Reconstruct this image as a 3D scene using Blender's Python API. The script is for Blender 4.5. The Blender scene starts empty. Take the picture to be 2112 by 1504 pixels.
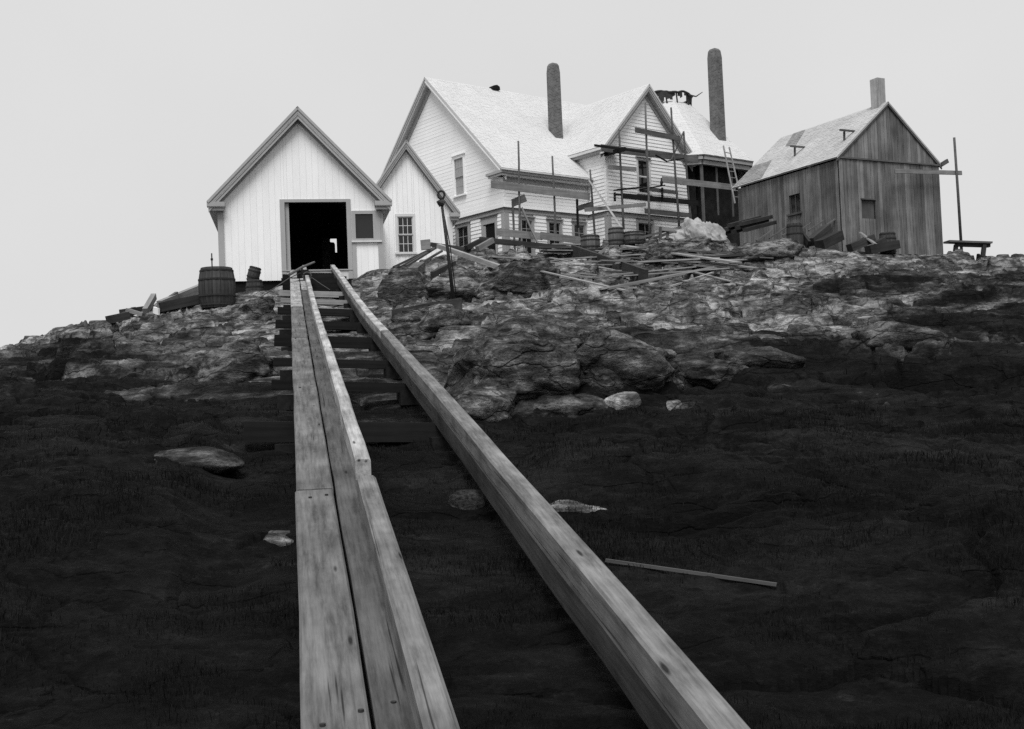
import bpy, bmesh, math, random
import numpy as np
from mathutils import Vector, Matrix, noise as mnoise

random.seed(7); rng = np.random.default_rng(7)
S = bpy.context.scene; COL = S.collection
# ------------------------------------------------------------------ camera, sky, sun, exposure
PW, PH, FPX = 2112.0, 1504.0, 2350.0
PITCH, ROLL = math.radians(1.9), math.radians(-2.3)
cd = bpy.data.cameras.new('camera'); cam = bpy.data.objects.new('camera', cd); COL.objects.link(cam)
cd.sensor_width = 36.0; cd.lens = 36.0 * FPX / PW; cd.clip_start = 0.05; cd.clip_end = 6000
cam.matrix_world = Matrix.Rotation(math.pi / 2 + PITCH, 4, 'X') @ Matrix.Rotation(ROLL, 4, 'Z')
S.camera = cam
SUN_EL, SUN_AZ = math.radians(62), math.radians(-174)      # azimuth from +Y towards +X; sun is behind the camera, to the left
world = bpy.data.worlds.new('World'); S.world = world; world.use_nodes = True
wn = world.node_tree.nodes; wl = world.node_tree.links
bg = wn['Background']
sky = wn.new('ShaderNodeTexSky'); sky.sky_type = 'NISHITA'; sky.sun_disc = False
sky.sun_elevation = SUN_EL; sky.sun_rotation = SUN_AZ; sky.dust_density = 6.0; sky.air_density = 1.0
bw = wn.new('ShaderNodeRGBToBW'); wl.new(sky.outputs[0], bw.inputs[0])
cl = wn.new('ShaderNodeMapRange'); cl.inputs[1].default_value = 0; cl.inputs[2].default_value = 20
cl.inputs[3].default_value = 7.2; cl.inputs[4].default_value = 7.8        # overcast: cloud evens the dome out
wl.new(bw.outputs[0], cl.inputs[0])
cn = wn.new('ShaderNodeTexNoise'); cn.inputs['Scale'].default_value = 2.2; cn.inputs['Detail'].default_value = 5
ct = wn.new('ShaderNodeTexCoord'); wl.new(ct.outputs['Generated'], cn.inputs['Vector'])
cm = wn.new('ShaderNodeMapRange'); cm.inputs[3].default_value = .965; cm.inputs[4].default_value = 1.035; cm.inputs[1].default_value = .3; cm.inputs[2].default_value = .7; wl.new(cn.outputs[0], cm.inputs[0])
cx = wn.new('ShaderNodeMath'); cx.operation = 'MULTIPLY'; wl.new(cl.outputs[0], cx.inputs[0]); wl.new(cm.outputs[0], cx.inputs[1]); wl.new(cx.outputs[0], bg.inputs[0]); bg.inputs[1].default_value = 0.1
sd = bpy.data.lights.new('sun', 'SUN'); sd.energy = 3.6; sd.angle = math.radians(30); sd.color = (1, 1, 1)
sun = bpy.data.objects.new('sun', sd); COL.objects.link(sun)
tosun = Vector((math.sin(SUN_AZ) * math.cos(SUN_EL), math.cos(SUN_AZ) * math.cos(SUN_EL), math.sin(SUN_EL)))
sun.rotation_euler = tosun.to_track_quat('Z', 'Y').to_euler(); sun.location = (-10, -10, 30)
S.view_settings.view_transform = 'Standard'; S.view_settings.look = 'None'
S.view_settings.exposure = 0.0; S.view_settings.gamma = 1.0; S.view_settings.use_curve_mapping = False
S.render.engine = 'CYCLES'; S.cycles.use_denoising = False; S.cycles.max_bounces = 5

# ------------------------------------------------------------------ picture geometry: where things stand, measured through the lens
MC = np.array(cam.matrix_world.to_3x3())
A3 = lambda *v: np.array(v, float)
def ray(px, py): return MC @ A3((px - PW / 2) / FPX, -(py - PH / 2) / FPX, -1.0)
def P(px, py, Y): d = ray(px, py); return d * (Y / d[1])
def onplane(px, py, O, N): d = ray(px, py); return d * (np.dot(O, N) / np.dot(d, N))
Z = A3(0, 0, 1)
def unit(v): v = np.asarray(v, float); return v / np.linalg.norm(v)

# ------------------------------------------------------------------ helpers
ORG = {}
def props(o, label=None, cat=None, group=None, kind=None):
    for k, v in (('label', label), ('category', cat), ('group', group), ('kind', kind)):
        if v: o[k] = v
    return o
def thing(name, label, cat, loc, group=None):
    o = bpy.data.objects.new(name, None); COL.objects.link(o); o.empty_display_size = .2
    o.location = tuple(loc); ORG[o.name] = A3(*loc); return props(o, label, cat, group)
def mesh(name, V, F, mat, parent=None, smooth=False, org=None):
    V = np.asarray(V, float)
    if parent is not None: org = ORG[parent.name]
    elif org is None: org = A3(V[:, 0].mean(), V[:, 1].mean(), V[:, 2].min())
    me = bpy.data.meshes.new(name); me.from_pydata((V - org).tolist(), [], F); me.update()
    if smooth: me.polygons.foreach_set('use_smooth', [True] * len(me.polygons))
    me.materials.append(mat)
    o = bpy.data.objects.new(name, me); COL.objects.link(o)
    if parent is not None: o.parent = parent
    else: o.location = tuple(org)
    ORG[o.name] = org; return o
def fixn(o):
    bm = bmesh.new(); bm.from_mesh(o.data); bmesh.ops.recalc_face_normals(bm, faces=bm.faces[:]); bm.to_mesh(o.data); bm.free(); return o
class MB:                                   # collects shapes that form ONE part
    def __init__(s): s.V = []; s.F = []
    def add(s, V, F): n = len(s.V); s.V += [tuple(v) for v in V]; s.F += [[i + n for i in f] for f in F]; return s
    def box(s, c, ax, ay, az):
        c = np.asarray(c, float); V = [c + a * ax + b * ay + d * az for a in (-1, 1) for b in (-1, 1) for d in (-1, 1)]
        return s.add(V, [[0, 1, 3, 2], [4, 6, 7, 5], [0, 4, 5, 1], [2, 3, 7, 6], [0, 2, 6, 4], [1, 5, 7, 3]])
    def prism(s, fr, poly, n0, n1):
        k = len(poly); V = [fr(u, n0, z) for u, z in poly] + [fr(u, n1, z) for u, z in poly]
        return s.add(V, [list(range(k)), list(range(2 * k - 1, k - 1, -1))] + [[i, k + i, k + (i + 1) % k, (i + 1) % k] for i in range(k)])
    def rect(s, fr, u0, u1, z0, z1, n0, n1): return s.prism(fr, [(u0, z0), (u1, z0), (u1, z1), (u0, z1)], n0, n1)
    def tube(s, pts, r, k=8, r1=None):
        pts = [np.asarray(p, float) for p in pts]; n = len(pts); V = []
        for i, p in enumerate(pts):
            t = unit(pts[min(i + 1, n - 1)] - pts[max(i - 1, 0)]); a = np.cross(t, Z if abs(t[2]) < .95 else A3(1, 0, 0)); a = unit(a); b = np.cross(t, a)
            rr = r if r1 is None else r + (r1 - r) * i / (n - 1)
            V += [p + rr * (math.cos(2 * math.pi * j / k) * a + math.sin(2 * math.pi * j / k) * b) for j in range(k)]
        F = [[i * k + j, i * k + (j + 1) % k, (i + 1) * k + (j + 1) % k, (i + 1) * k + j] for i in range(n - 1) for j in range(k)]
        F += [list(range(k - 1, -1, -1)), list(range((n - 1) * k, n * k))]; return s.add(V, F)
    def out(s, name, mat, parent=None, smooth=False, org=None): return fixn(mesh(name, s.V, s.F, mat, parent, smooth, org))
def frame(O, U, N):
    O = A3(O[0], O[1], 0); f = lambda u, n, z: O + U * u + N * n + Z * z
    f.O, f.U, f.N = O, U, N; return f
def beam(name, p0, p1, w, h, mat, parent=None, up=Z, jit=0.0, bev=0.004, group=None, label=None, cat=None, seg=1, bow=0.0):
    """squared timber from p0 to p1, its own axes: X along the grain"""
    p0 = np.asarray(p0, float); p1 = np.asarray(p1, float); L = np.linalg.norm(p1 - p0); x = (p1 - p0) / L
    y = np.cross(up, x); y = unit(y) if np.linalg.norm(y) > 1e-4 else A3(0, 1, 0); z = np.cross(x, y)
    V = []; ns = seg + 1
    for i in range(ns):
        t = i / seg; dx = (t - .5) * L; bz = bow * (4 * t * (1 - t)); q = 1 + random.uniform(-jit, jit)
        for a, b in ((-1, -1), (1, -1), (1, 1), (-1, 1)):
            V.append((dx + (random.uniform(-jit, jit) * .2 if jit else 0), a * w / 2 * q, b * h / 2 * q + bz))
    F = [[0, 3, 2, 1], [4 * seg, 4 * seg + 1, 4 * seg + 2, 4 * seg + 3]]
    for i in range(seg):
        for j in range(4): F.append([4 * i + j, 4 * i + (j + 1) % 4, 4 * i + 4 + (j + 1) % 4, 4 * i + 4 + j])
    bm = bmesh.new(); vs = [bm.verts.new(v) for v in V]; [bm.faces.new([vs[i] for i in f]) for f in F]
    if bev: bmesh.ops.bevel(bm, geom=[e for e in bm.edges if len(e.link_faces) == 2 and e.calc_face_angle(0) > .6], offset=min(bev, w * .3, h * .3), segments=1, affect='EDGES')
    bmesh.ops.recalc_face_normals(bm, faces=bm.faces[:])
    me = bpy.data.meshes.new(name); bm.to_mesh(me); bm.free(); me.materials.append(mat)
    o = bpy.data.objects.new(name, me); COL.objects.link(o)
    org = ORG[parent.name] if parent is not None else A3(0, 0, 0)
    m = Matrix.Identity(4); c = (p0 + p1) / 2 - org
    for i in range(3): m[i][0], m[i][1], m[i][2], m[i][3] = x[i], y[i], z[i], c[i]
    if parent is not None: o.parent = parent
    o.matrix_basis = m; return props(o, label, cat, group)

# ------------------------------------------------------------------ materials (all grey: the picture is a black-and-white print)
def nt(name, rough=.8):
    m = bpy.data.materials.new(name); m.use_nodes = True; n = m.node_tree.nodes; l = m.node_tree.links
    b = n['Principled BSDF']; b.inputs['Roughness'].default_value = rough; b.inputs['Specular IOR Level'].default_value = .08
    return m, n, l, b
def g(v): return (v, v, v, 1)
def mapped(n, l, scale, coord='Object'):
    t = n.new('ShaderNodeTexCoord'); mp = n.new('ShaderNodeMapping'); mp.inputs['Scale'].default_value = scale
    l.new(t.outputs[coord], mp.inputs[0]); return mp.outputs[0]
def noise(n, l, vec, scale=1, detail=6, rough=.6):
    x = n.new('ShaderNodeTexNoise'); x.inputs['Scale'].default_value = scale; x.inputs['Detail'].default_value = detail; x.inputs['Roughness'].default_value = rough
    if vec is not None: l.new(vec, x.inputs['Vector'])
    return x.outputs[0]
def ramp(n, l, fac, stops):
    r = n.new('ShaderNodeValToRGB'); e = r.color_ramp.elements
    while len(e) < len(stops): e.new(.5)
    for i, (p, v) in enumerate(stops): e[i].position = p; e[i].color = g(v)
    l.new(fac, r.inputs[0]); return r.outputs[0]
def mix(n, l, a, b, f=1.0, mode='MULTIPLY'):
    x = n.new('ShaderNodeMix'); x.data_type = 'RGBA'; x.blend_type = mode
    for s, v in ((x.inputs[0], f), (x.inputs[6], a), (x.inputs[7], b)):
        if hasattr(v, 'links'): l.new(v, s)
        elif isinstance(v, (int, float)): s.default_value = v if s == x.inputs[0] else g(v)
    return x.outputs[2]
def bump(n, l, b, h, strength=.3, dist=.01):
    x = n.new('ShaderNodeBump'); x.inputs['Strength'].default_value = strength; x.inputs['Distance'].default_value = dist
    l.new(h, x.inputs['Height']); l.new(x.outputs[0], b.inputs['Normal'])
def wood(name, col, axis=0, var=.35, tone=.25, grain=22, rough=.85, blotch=.35, bscale=1.5, knots=False):
    m, n, l, b = nt(name, rough)
    sc = [grain] * 3; sc[axis] = grain * .045
    gr = noise(n, l, mapped(n, l, sc), 1, 7, .65)
    bl = noise(n, l, mapped(n, l, (bscale,) * 3), 1, 4, .6)
    c = ramp(n, l, gr, [(.25, col * (1 - var)), (.5, col), (.75, min(1, col * (1 + var * .6)))])
    c = mix(n, l, c, ramp(n, l, bl, [(.3, 1 - blotch), (.65, 1.0)]))
    if knots:
        sk = [7.0] * 3; sk[axis] = 1.3; vo = n.new('ShaderNodeTexVoronoi'); l.new(mapped(n, l, sk), vo.inputs['Vector']); vo.inputs['Scale'].default_value = 1.0
        c = mix(n, l, c, ramp(n, l, vo.outputs['Distance'], [(.05, .2), (.11, 1)]))
        sc2 = [30] * 3; sc2[axis] = .5; c = mix(n, l, c, ramp(n, l, noise(n, l, mapped(n, l, sc2), 1, 3, .5), [(.31, .3), (.35, 1)]))
        c = mix(n, l, c, ramp(n, l, noise(n, l, mapped(n, l, (1.1, 7, 7) if axis == 0 else (7, 7, 1.1)), 1, 9, .72), [(.34, .5), (.5, 1), (.66, 1.3)]))
    oi = n.new('ShaderNodeObjectInfo'); c = mix(n, l, c, ramp(n, l, oi.outputs['Random'], [(0, 1 - tone), (1, 1)]))
    l.new(c, b.inputs[0]); bump(n, l, b, gr, .35, .006); return m
def paint(name, col, dirt=.12, rough=.6, tone=.05):
    m, n, l, b = nt(name, rough)
    bl = noise(n, l, mapped(n, l, (1.3, 1.3, .5)), 1, 6, .65); f = noise(n, l, mapped(n, l, (9, 9, 2.5)), 1, 5, .6)
    c = mix(n, l, col, ramp(n, l, bl, [(.35, 1 - dirt), (.65, 1)]))
    c = mix(n, l, c, ramp(n, l, f, [(.3, 1 - dirt * .6), (.6, 1)]))
    oi = n.new('ShaderNodeObjectInfo'); c = mix(n, l, c, ramp(n, l, oi.outputs['Random'], [(0, 1 - tone), (1, 1)]))
    l.new(c, b.inputs[0]); bump(n, l, b, f, .12, .004); return m
def plain(name, col, rough=.8, var=.2, scale=6, metal=0, bmp=.2):
    m, n, l, b = nt(name, rough); b.inputs['Metallic'].default_value = metal
    f = noise(n, l, mapped(n, l, (scale,) * 3), 1, 6, .65)
    l.new(ramp(n, l, f, [(.3, col * (1 - var)), (.7, col * (1 + var))]), b.inputs[0]); bump(n, l, b, f, bmp, .01); return m
WHITE = paint('white_paint', .86, .045); TRIM = paint('grey_trim_paint', .36, .1, tone=.02); SOFFIT = paint('soffit_paint', .40, .12)
PALETRIM = paint('pale_trim_paint', .62, .1, tone=.02)
SHEDV = wood('weathered_boards_upright', .25, 2, .6, .45, 22, blotch=.55, bscale=.6)
SHEDROOF = wood('weathered_shingles', .42, 1, .2, .12, 12, blotch=.25, bscale=.6)
LUMBER = wood('sawn_lumber', .33, 0, .4, .4, 18); TIMBER = wood('ramp_timber', .40, 0, .4, .12, 44, blotch=.5, bscale=1.1, knots=True)
PLANK = wood('walkway_plank', .135, 0, .45, .15, 44, blotch=.45, bscale=1.3, knots=True); PLANKD = wood('shaded_walkway_plank', .085, 0, .45, .15, 44, blotch=.45, bscale=1.3, knots=True); PLANKP = wood('brightened_walkway_plank', .33, 0, .4, .15, 44, blotch=.4, knots=True)  # plank tones carry the ramp's brightness falloff and the rail's shadow
TIMBERD = wood('dark_shaded_timber', .06, 0, .45, .1, 44, blotch=.5, bscale=1.1, knots=True); TIMBERM = wood('dimmed_ramp_timber', .18, 0, .45, .1, 44, blotch=.55, bscale=1.4, knots=True)  # dark tone paints the rail side's shade, middle tone the dimming downhill
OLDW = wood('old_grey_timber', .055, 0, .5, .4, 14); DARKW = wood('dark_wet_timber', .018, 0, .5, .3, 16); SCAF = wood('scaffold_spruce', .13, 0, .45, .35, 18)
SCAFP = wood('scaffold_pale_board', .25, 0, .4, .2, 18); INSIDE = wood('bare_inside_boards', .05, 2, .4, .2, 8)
SHINGLE = wood('new_cedar_shingles', .51, 0, .06, .0, 9, blotch=.08, bscale=.8)
BARREL = wood('barrel_stave_wood', .075, 2, .5, .4, 14); BARRELP = wood('barrel_stave_pale', .17, 2, .5, .4, 14)
IRON = plain('rusted_iron', .03, .65, .4, 20); ROPE = plain('tarred_rope', .07, .95, .4, 60)
CANVAS = plain('sail_canvas', .27, .9, .45, 3.0); TARP = plain('torn_tar_paper', .04, .8, .4, 5)
def brick_mat():
    m, n, l, b = nt('soot_dark_brick', .9); t = n.new('ShaderNodeTexBrick')
    l.new(mapped(n, l, (1, 1, 1), 'UV'), t.inputs['Vector'])
    t.inputs['Color1'].default_value = g(.15); t.inputs['Color2'].default_value = g(.09); t.inputs['Mortar'].default_value = g(.21)
    t.inputs['Scale'].default_value = 1; t.inputs['Brick Width'].default_value = .21; t.inputs['Row Height'].default_value = .072; t.inputs['Mortar Size'].default_value = .009
    f = noise(n, l, mapped(n, l, (3, 3, 3)), 1, 6, .7)
    l.new(mix(n, l, t.outputs[0], ramp(n, l, f, [(.3, .6), (.7, 1.1)])), b.inputs[0]); bump(n, l, b, t.outputs[1], -.4, .01); return m
BRICK = brick_mat()
def glass_mat(name, base):
    m, n, l, b = nt(name, .06); b.inputs[0].default_value = g(base); b.inputs['Specular IOR Level'].default_value = .5
    f = noise(n, l, mapped(n, l, (2, 2, 2)), 1, 2, .5); bump(n, l, b, f, .12, .02); return m
GLASS = glass_mat('old_window_glass', .012); CURTAIN = glass_mat('curtained_glass', .30)

def rock_nodes(n, l, b, coord_scale=1.0, dark=1.0):
    t = n.new('ShaderNodeNewGeometry'); pos = t.outputs['Position']
    def mp(sc):
        q = n.new('ShaderNodeMapping'); q.inputs['Scale'].default_value = sc; q.inputs['Rotation'].default_value = (math.radians(14), 0, math.radians(9)); l.new(pos, q.inputs[0]); return q.outputs[0]
    strata = noise(n, l, mp((2.0, 3.0, 5.6)), 1.0 * coord_scale, 12, .72)
    fine = noise(n, l, mp((9, 14, 22)), 1.0, 9, .72)
    lich = noise(n, l, mp((.55, .8, .9)), 1.0, 9, .66)
    spk = noise(n, l, mp((34, 38, 44)), 1.0, 5, .65)
    c = ramp(n, l, strata, [(.35, .014 * dark), (.46, .055 * dark), (.54, .12 * dark), (.65, .33 * dark)])
    c = mix(n, l, c, ramp(n, l, fine, [(.32, .4), (.48, .9), (.64, 1.25)]))
    c = mix(n, l, c, mix(n, l, .32 * dark, ramp(n, l, strata, [(.38, .2), (.5, 1), (.62, 1.5)])), ramp(n, l, lich, [(.52, 0), (.62, .8)]), 'MIX')
    c = mix(n, l, c, mix(n, l, .022, ramp(n, l, spk, [(.36, .4), (.62, 2.2)])), ramp(n, l, lich, [(.36, .9), (.46, 0)]), 'MIX')
    c = mix(n, l, c, ramp(n, l, spk, [(.32, .55), (.46, 1.0), (.66, 1.2)]))
    dz_ = n.new('ShaderNodeVectorMath'); dz_.operation = 'ADD'; l.new(mp((.75, 1.5, 2.6)), dz_.inputs[0]); sv = n.new('ShaderNodeVectorMath'); sv.operation = 'SCALE'; sv.inputs['Scale'].default_value = .9
    nz = n.new('ShaderNodeTexNoise'); nz.inputs['Scale'].default_value = 1.4; nz.inputs['Detail'].default_value = 6; l.new(pos, nz.inputs['Vector']); l.new(nz.outputs[1], sv.inputs[0]); l.new(sv.outputs[0], dz_.inputs[1])
    vo = n.new('ShaderNodeTexVoronoi'); vo.feature = 'DISTANCE_TO_EDGE'; l.new(dz_.outputs[0], vo.inputs['Vector']); vo.inputs['Scale'].default_value = 1.05
    ck = ramp(n, l, vo.outputs['Distance'], [(.0, .5), (.03, 1)]); c = mix(n, l, c, ck)
    h = mix(n, l, mix(n, l, mix(n, l, strata, fine, .35, 'MIX'), spk, .12, 'MIX'), ck, .9); return c, h, lich, fine
def ground_mat():
    m, n, l, b = nt('ledge_and_turf', .92); c, h, lich, fine = rock_nodes(n, l, b)
    a = n.new('ShaderNodeAttribute'); a.attribute_name = 'veg'
    ad = n.new('ShaderNodeMath'); ad.operation = 'MULTIPLY_ADD'; l.new(fine, ad.inputs[0]); ad.inputs[1].default_value = .6; l.new(a.outputs['Fac'], ad.inputs[2])
    f = ramp(n, l, ad.outputs[0], [(.42, 0), (1.25, 1)])
    turf = mix(n, l, ramp(n, l, noise(n, l, mapped(n, l, (11, 15, 15)), 1, 12, .8), [(.38, .002), (.52, .004), (.62, .011), (.70, .05)]), ramp(n, l, lich, [(.35, .6), (.65, 1.7)]))
    turf = mix(n, l, mix(n, l, c, .06), turf, .5, 'MIX'); l.new(mix(n, l, c, turf, f, 'MIX'), b.inputs[0]); bump(n, l, b, h, 1.0, .16); return m
GROUND = ground_mat()
def boulder_mat(name, dark):
    m, n, l, b = nt(name, .92); c, h, _, _ = rock_nodes(n, l, b, 1.3, dark); l.new(c, b.inputs[0]); bump(n, l, b, h, 1.0, .12); return m
ROCK = boulder_mat('lichened_boulder', .68); ROCKD = boulder_mat('dark_boulder', .40); ROCKL = boulder_mat('pale_boulder', 1.35)
GRASS = plain('low_dark_grass', .008, .95, .8, 2.5, bmp=0)

# ------------------------------------------------------------------ terrain: one sheet of ledge and turf running up to the buildings
def _h(ix, iy, seed):
    h = (ix.astype(np.int64) * 374761393 + iy.astype(np.int64) * 668265263 + seed * 1442695041) & 0xffffffff
    h = ((h ^ (h >> 13)) * 1274126177) & 0xffffffff; h = h ^ (h >> 16)
    return (h & 0xffff) / 65536.0 * 2 * np.pi
def pn(x, y, seed=0):
    x = np.asarray(x, float); y = np.asarray(y, float); xi = np.floor(x); yi = np.floor(y); fx = x - xi; fy = y - yi
    u = fx ** 3 * (fx * (fx * 6 - 15) + 10); v = fy ** 3 * (fy * (fy * 6 - 15) + 10)
    def gr(a, b): t = _h(xi + a, yi + b, seed); return np.cos(t) * (fx - a) + np.sin(t) * (fy - b)
    p = gr(0, 0) * (1 - u) + gr(1, 0) * u; q = gr(0, 1) * (1 - u) + gr(1, 1) * u
    return (p * (1 - v) + q * v) * 1.5
def fbm(x, y, seed=0, o=5, gain=.5):
    s = 0; a = 1.0; t = 0
    for i in range(o): s = s + a * pn(x, y, seed + i * 17); t += a; a *= gain; x = x * 2.03 + 11.3; y = y * 2.03 - 7.1
    return s / t
def sm(a, b, x): t = np.clip((x - a) / (b - a), 0, 1); return t * t * (3 - 2 * t)

vd = ray(596, 470); RD = unit(A3(vd[0], vd[1], 0)); RU = A3(RD[1], -RD[0], 0)          # ramp heading, and its right
BO = P(655, 560, 41.2)
def ramp_z(s): return 5.23 - .171 * s - .13 * math.exp(-((s - 17) / 9.0) ** 2)      # rail tops, s metres down from the boathouse
def RP(u, s, dz=0.0): p = BO + RU * u - RD * s; return A3(p[0], p[1], ramp_z(s) + dz)

ctrl = []
for s, dz in ((40, -.50), (37, -.55), (34, -.56), (31, -.56), (28, -.62), (24, -.62), (20, -.55), (16, -.5), (12, -.5), (8, -.5), (4, -.5), (0, -.62)):
    for u in (-1.6, .1, 1.8): ctrl.append(tuple(RP(u, s, dz + (.06 if u else 0))))
ctrl += [tuple(P(*c)) for c in (
    (1500, 560, 34), (1800, 600, 30), (1700, 700, 20.5), (1900, 752, 17), (1500, 765, 16.5), (1300, 832, 13.5), (1900, 850, 13), (1742, 517, 41.5), (1943, 523, 44), (2000, 527, 43), (2110, 545, 40),
    (1400, 497, 41.5), (1250, 508, 40.5), (850, 548, 37.5), (1000, 524, 38.5), (1050, 527, 38.5), (1100, 597, 32), (1250, 600, 31.5), (950, 612, 30), (900, 640, 26.5), (1000, 705, 20.5), (1000, 775, 16.8), (1560, 500, 40),
    (1200, 690, 20.5), (1400, 640, 26), (1350, 760, 16.5), (1600, 640, 26), (1650, 540, 36),
    (60, 705, 25), (250, 662, 30.5), (330, 645, 33), (410, 637, 37.5), (500, 612, 39.5), (300, 765, 20), (100, 805, 17), (450, 850, 12.2), (300, 925, 10), (100, 1000, 8.6), (480, 700, 26), (400, 620, 41), (0, 735, 23))]
ctrl += [(4, 5, -1.5), (8, 5, -1.6), (-4, 5, -1.45), (-8, 5, -1.6), (0, 0, -1.95), (6, 9.5, -.75), (3, 9.5, -.72), (-6, 9, -.7), (10, 10, -.75), (0, -6, -2.9), (-10, 0, -2.6), (10, 0, -2.6),
         (-3, 46, 5.1), (-5, 46, 5.0), (0, 46.5, 5.55), (4, 48.5, 5.6), (9, 51.5, 5.6), (13, 46, 5.3), (11, 48, 5.4), (-8, 48, 4.6), (-12, 44, 3.4), (-14, 38, 2.2), (-18, 32, .6), (-20, 24, -.2), (-14, 18, .3), (-22, 40, -.5),
         (18, 48, 4.2), (24, 44, 3.2), (24, 34, 2.4), (20, 24, 1.2), (18, 16, -.1), (30, 54, 0), (10, 60, 4.5), (0, 60, 4.5), (-10, 58, 3), (-20, 52, 0), (20, 60, 2.5)]
ctrl = np.array(ctrl)
CX, CZ = ctrl[:, :2], ctrl[:, 2]
def _phi(r2): return np.where(r2 > 1e-9, r2 * np.log(np.maximum(r2, 1e-9)) * .5, 0)
_K = _phi(((CX[:, None] - CX[None]) ** 2).sum(-1)) + np.eye(len(CX)) * 1.2
_Q = np.c_[np.ones(len(CX)), CX]; _A = np.block([[_K, _Q], [_Q.T, np.zeros((3, 3))]])
_w = np.linalg.solve(_A, np.r_[CZ, 0, 0, 0])
def base_h(x, y):
    x = np.asarray(x, float); y = np.asarray(y, float); sh = x.shape; x = x.ravel(); y = y.ravel()
    z = _w[-3] + _w[-2] * x + _w[-1] * y
    for i in range(len(CX)): z = z + _w[i] * _phi((x - CX[i, 0]) ** 2 + (y - CX[i, 1]) ** 2)
    r = np.hypot(x, y - 25); f = sm(34, 58, r)
    return (z * (1 - f) + (-9.0) * f).reshape(sh)
def veg_mask(x, y):
    t = x / np.maximum(y, .5)
    v = 1.15 * (1 - sm(9.5, 26.0, y + 3.0 * fbm(x * .35, y * .35, 5) - 2.0 * sm(.0, .35, t)))
    left = sm(-.10, -.40, t) * (1 - sm(20, 36, y)) * .72
    right = sm(.08, .42, t) * (1 - sm(30, 44, y)) * .62
    return np.clip(np.maximum(np.maximum(v, left), right) + .75 * fbm(x * .35, y * .8, 9) + .3 * fbm(x * 1.6, y * 4, 19, 3) - .02, 0, 1)
def ledge(x, y, lam, seed, rise=.10):
    q = (y + .22 * x + lam * .9 * fbm(x * .22 / lam, y * .45 / lam, seed) * 1.6 + .35 * lam * fbm(x * 1.1 / lam, y * 1.3 / lam, seed + 3)) / lam
    f = q - np.floor(q); k = np.floor(q)
    up = np.where(f < rise, sm(0, rise, f), 1 - (f - rise) / (1 - rise))
    amp = .35 + .65 * sm(-.25, .35, fbm(x * .28 / lam + k * 7.3, y * .1 + k * 3.1, seed + 8, 3))
    return (up - .5) * amp
def worley(x, y, seed):
    xi = np.floor(x); yi = np.floor(y); f1 = np.full(x.shape, 9.0); f2 = np.full(x.shape, 9.0); c = np.zeros(x.shape); ox = np.zeros(x.shape); oy = np.zeros(x.shape)
    for a in (-1, 0, 1):
        for b in (-1, 0, 1):
            t = _h(xi + a, yi + b, seed) / (2 * np.pi); t2 = _h(xi + a, yi + b, seed + 5) / (2 * np.pi); dx = xi + a + .15 + .7 * t - x; dy = yi + b + .15 + .7 * t2 - y; d = np.hypot(dx, dy)
            n = d < f1; f2 = np.where(n, f1, np.minimum(f2, d)); f1 = np.where(n, d, f1); c = np.where(n, t * 7.13 % 1, c); ox = np.where(n, dx, ox); oy = np.where(n, dy, oy)
    return f2 - f1, c, ox, oy
def slabs(x, y, lx, ly, seed, amp, crack, warp=.35):
    # worn slabs of ledge: each cell a tilted, rounded block, cracks between
    wx = x / lx + warp * fbm(x * .8 / lx, y * .8 / ly, seed + 50, 3) * 1.6 + .25 * y / lx; wy = y / ly + warp * fbm(x * .8 / lx + 9, y * .8 / ly, seed + 60, 3) * 1.6 + .10 * x / ly
    e, c, ox, oy = worley(wx, wy, seed)
    return amp * ((c - .5) * 1.1 - oy * .55 * (.4 + c) + ox * .3 * (c * 3.7 % 1 - .5)) + .20 * amp * np.sqrt(np.clip(e * 3.0, 0, 1)) - crack * (1 - sm(.0, .07, e))
def ground_h(x, y, full=True):
    x = np.asarray(x, float); y = np.asarray(y, float)
    z = base_h(x, y); vg = veg_mask(x, y); rk = 1 - .35 * sm(.35, .9, vg)
    near = .30 + .70 * sm(4, 14, y); keep = 1 - .85 * sm(44.5, 47, y) * sm(-18, -12, x)
    d = near * rk * keep * (.55 * ledge(x, y, 5.3, 21, .14) + slabs(x, y, 3.6, 1.9, 205, .52, .30) + slabs(x, y, 1.25, .62, 305, .17, .10) + .10 * ledge(x + 3, y, .6, 47))
    d = d + keep * rk * (.07 * fbm(x * 1.6, y * 3.2, 71, 5) + .035 * fbm(x * 6, y * 11, 81, 4))
    d = d + (1 - rk) * (.16 * fbm(x * .9, y * .9, 91, 4) + .07 * fbm(x * 4, y * 4, 95, 3))
    zs = z + d + .07 * x + .22 * fbm(x * .5, y * .5, 222, 4); st = near * rk * keep * sm(13, 22, y)
    for s_, k_ in ((.34, .75), (.13, .6)):
        f = zs / s_; fr_ = f - np.floor(f); d = d + st * k_ * s_ * (sm(.55, .98, fr_) - fr_) * (.5 + .5 * sm(-.3, .3, fbm(x * .4, y * .4, 240 + int(s_ * 100), 3))); zs = z + d + .07 * x
    # the ground was cleared under the ways and under the buildings' sills
    u = (x - BO[0]) * RU[0] + (y - BO[1]) * RU[1]; s = -((x - BO[0]) * RD[0] + (y - BO[1]) * RD[1])
    onr = sm(2.3, 1.3, np.abs(u + .2)) * sm(-2, 0, s)
    z = z + (d - .26 * near * rk * keep) * (1 - .6 * onr)
    cap = 5.23 - .171 * s - .13 * np.exp(-((s - 17) / 9.0) ** 2) - .47 + .16 * fbm(x * .9, y * 1.8, 101, 5) - .05
    z = np.where((onr > .3), np.minimum(z, cap + (1 - onr) * .5), z)
    inb = sm(3.4, 3.0, np.abs(u + .5)) * sm(.6, -.1, s) * sm(-12, -10, s); z = z * (1 - inb) + np.minimum(z, 4.35) * inb
    return z
NA, NR = 900, 780
dense = np.linspace(math.radians(-29), math.radians(29), NA, endpoint=False)
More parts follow.
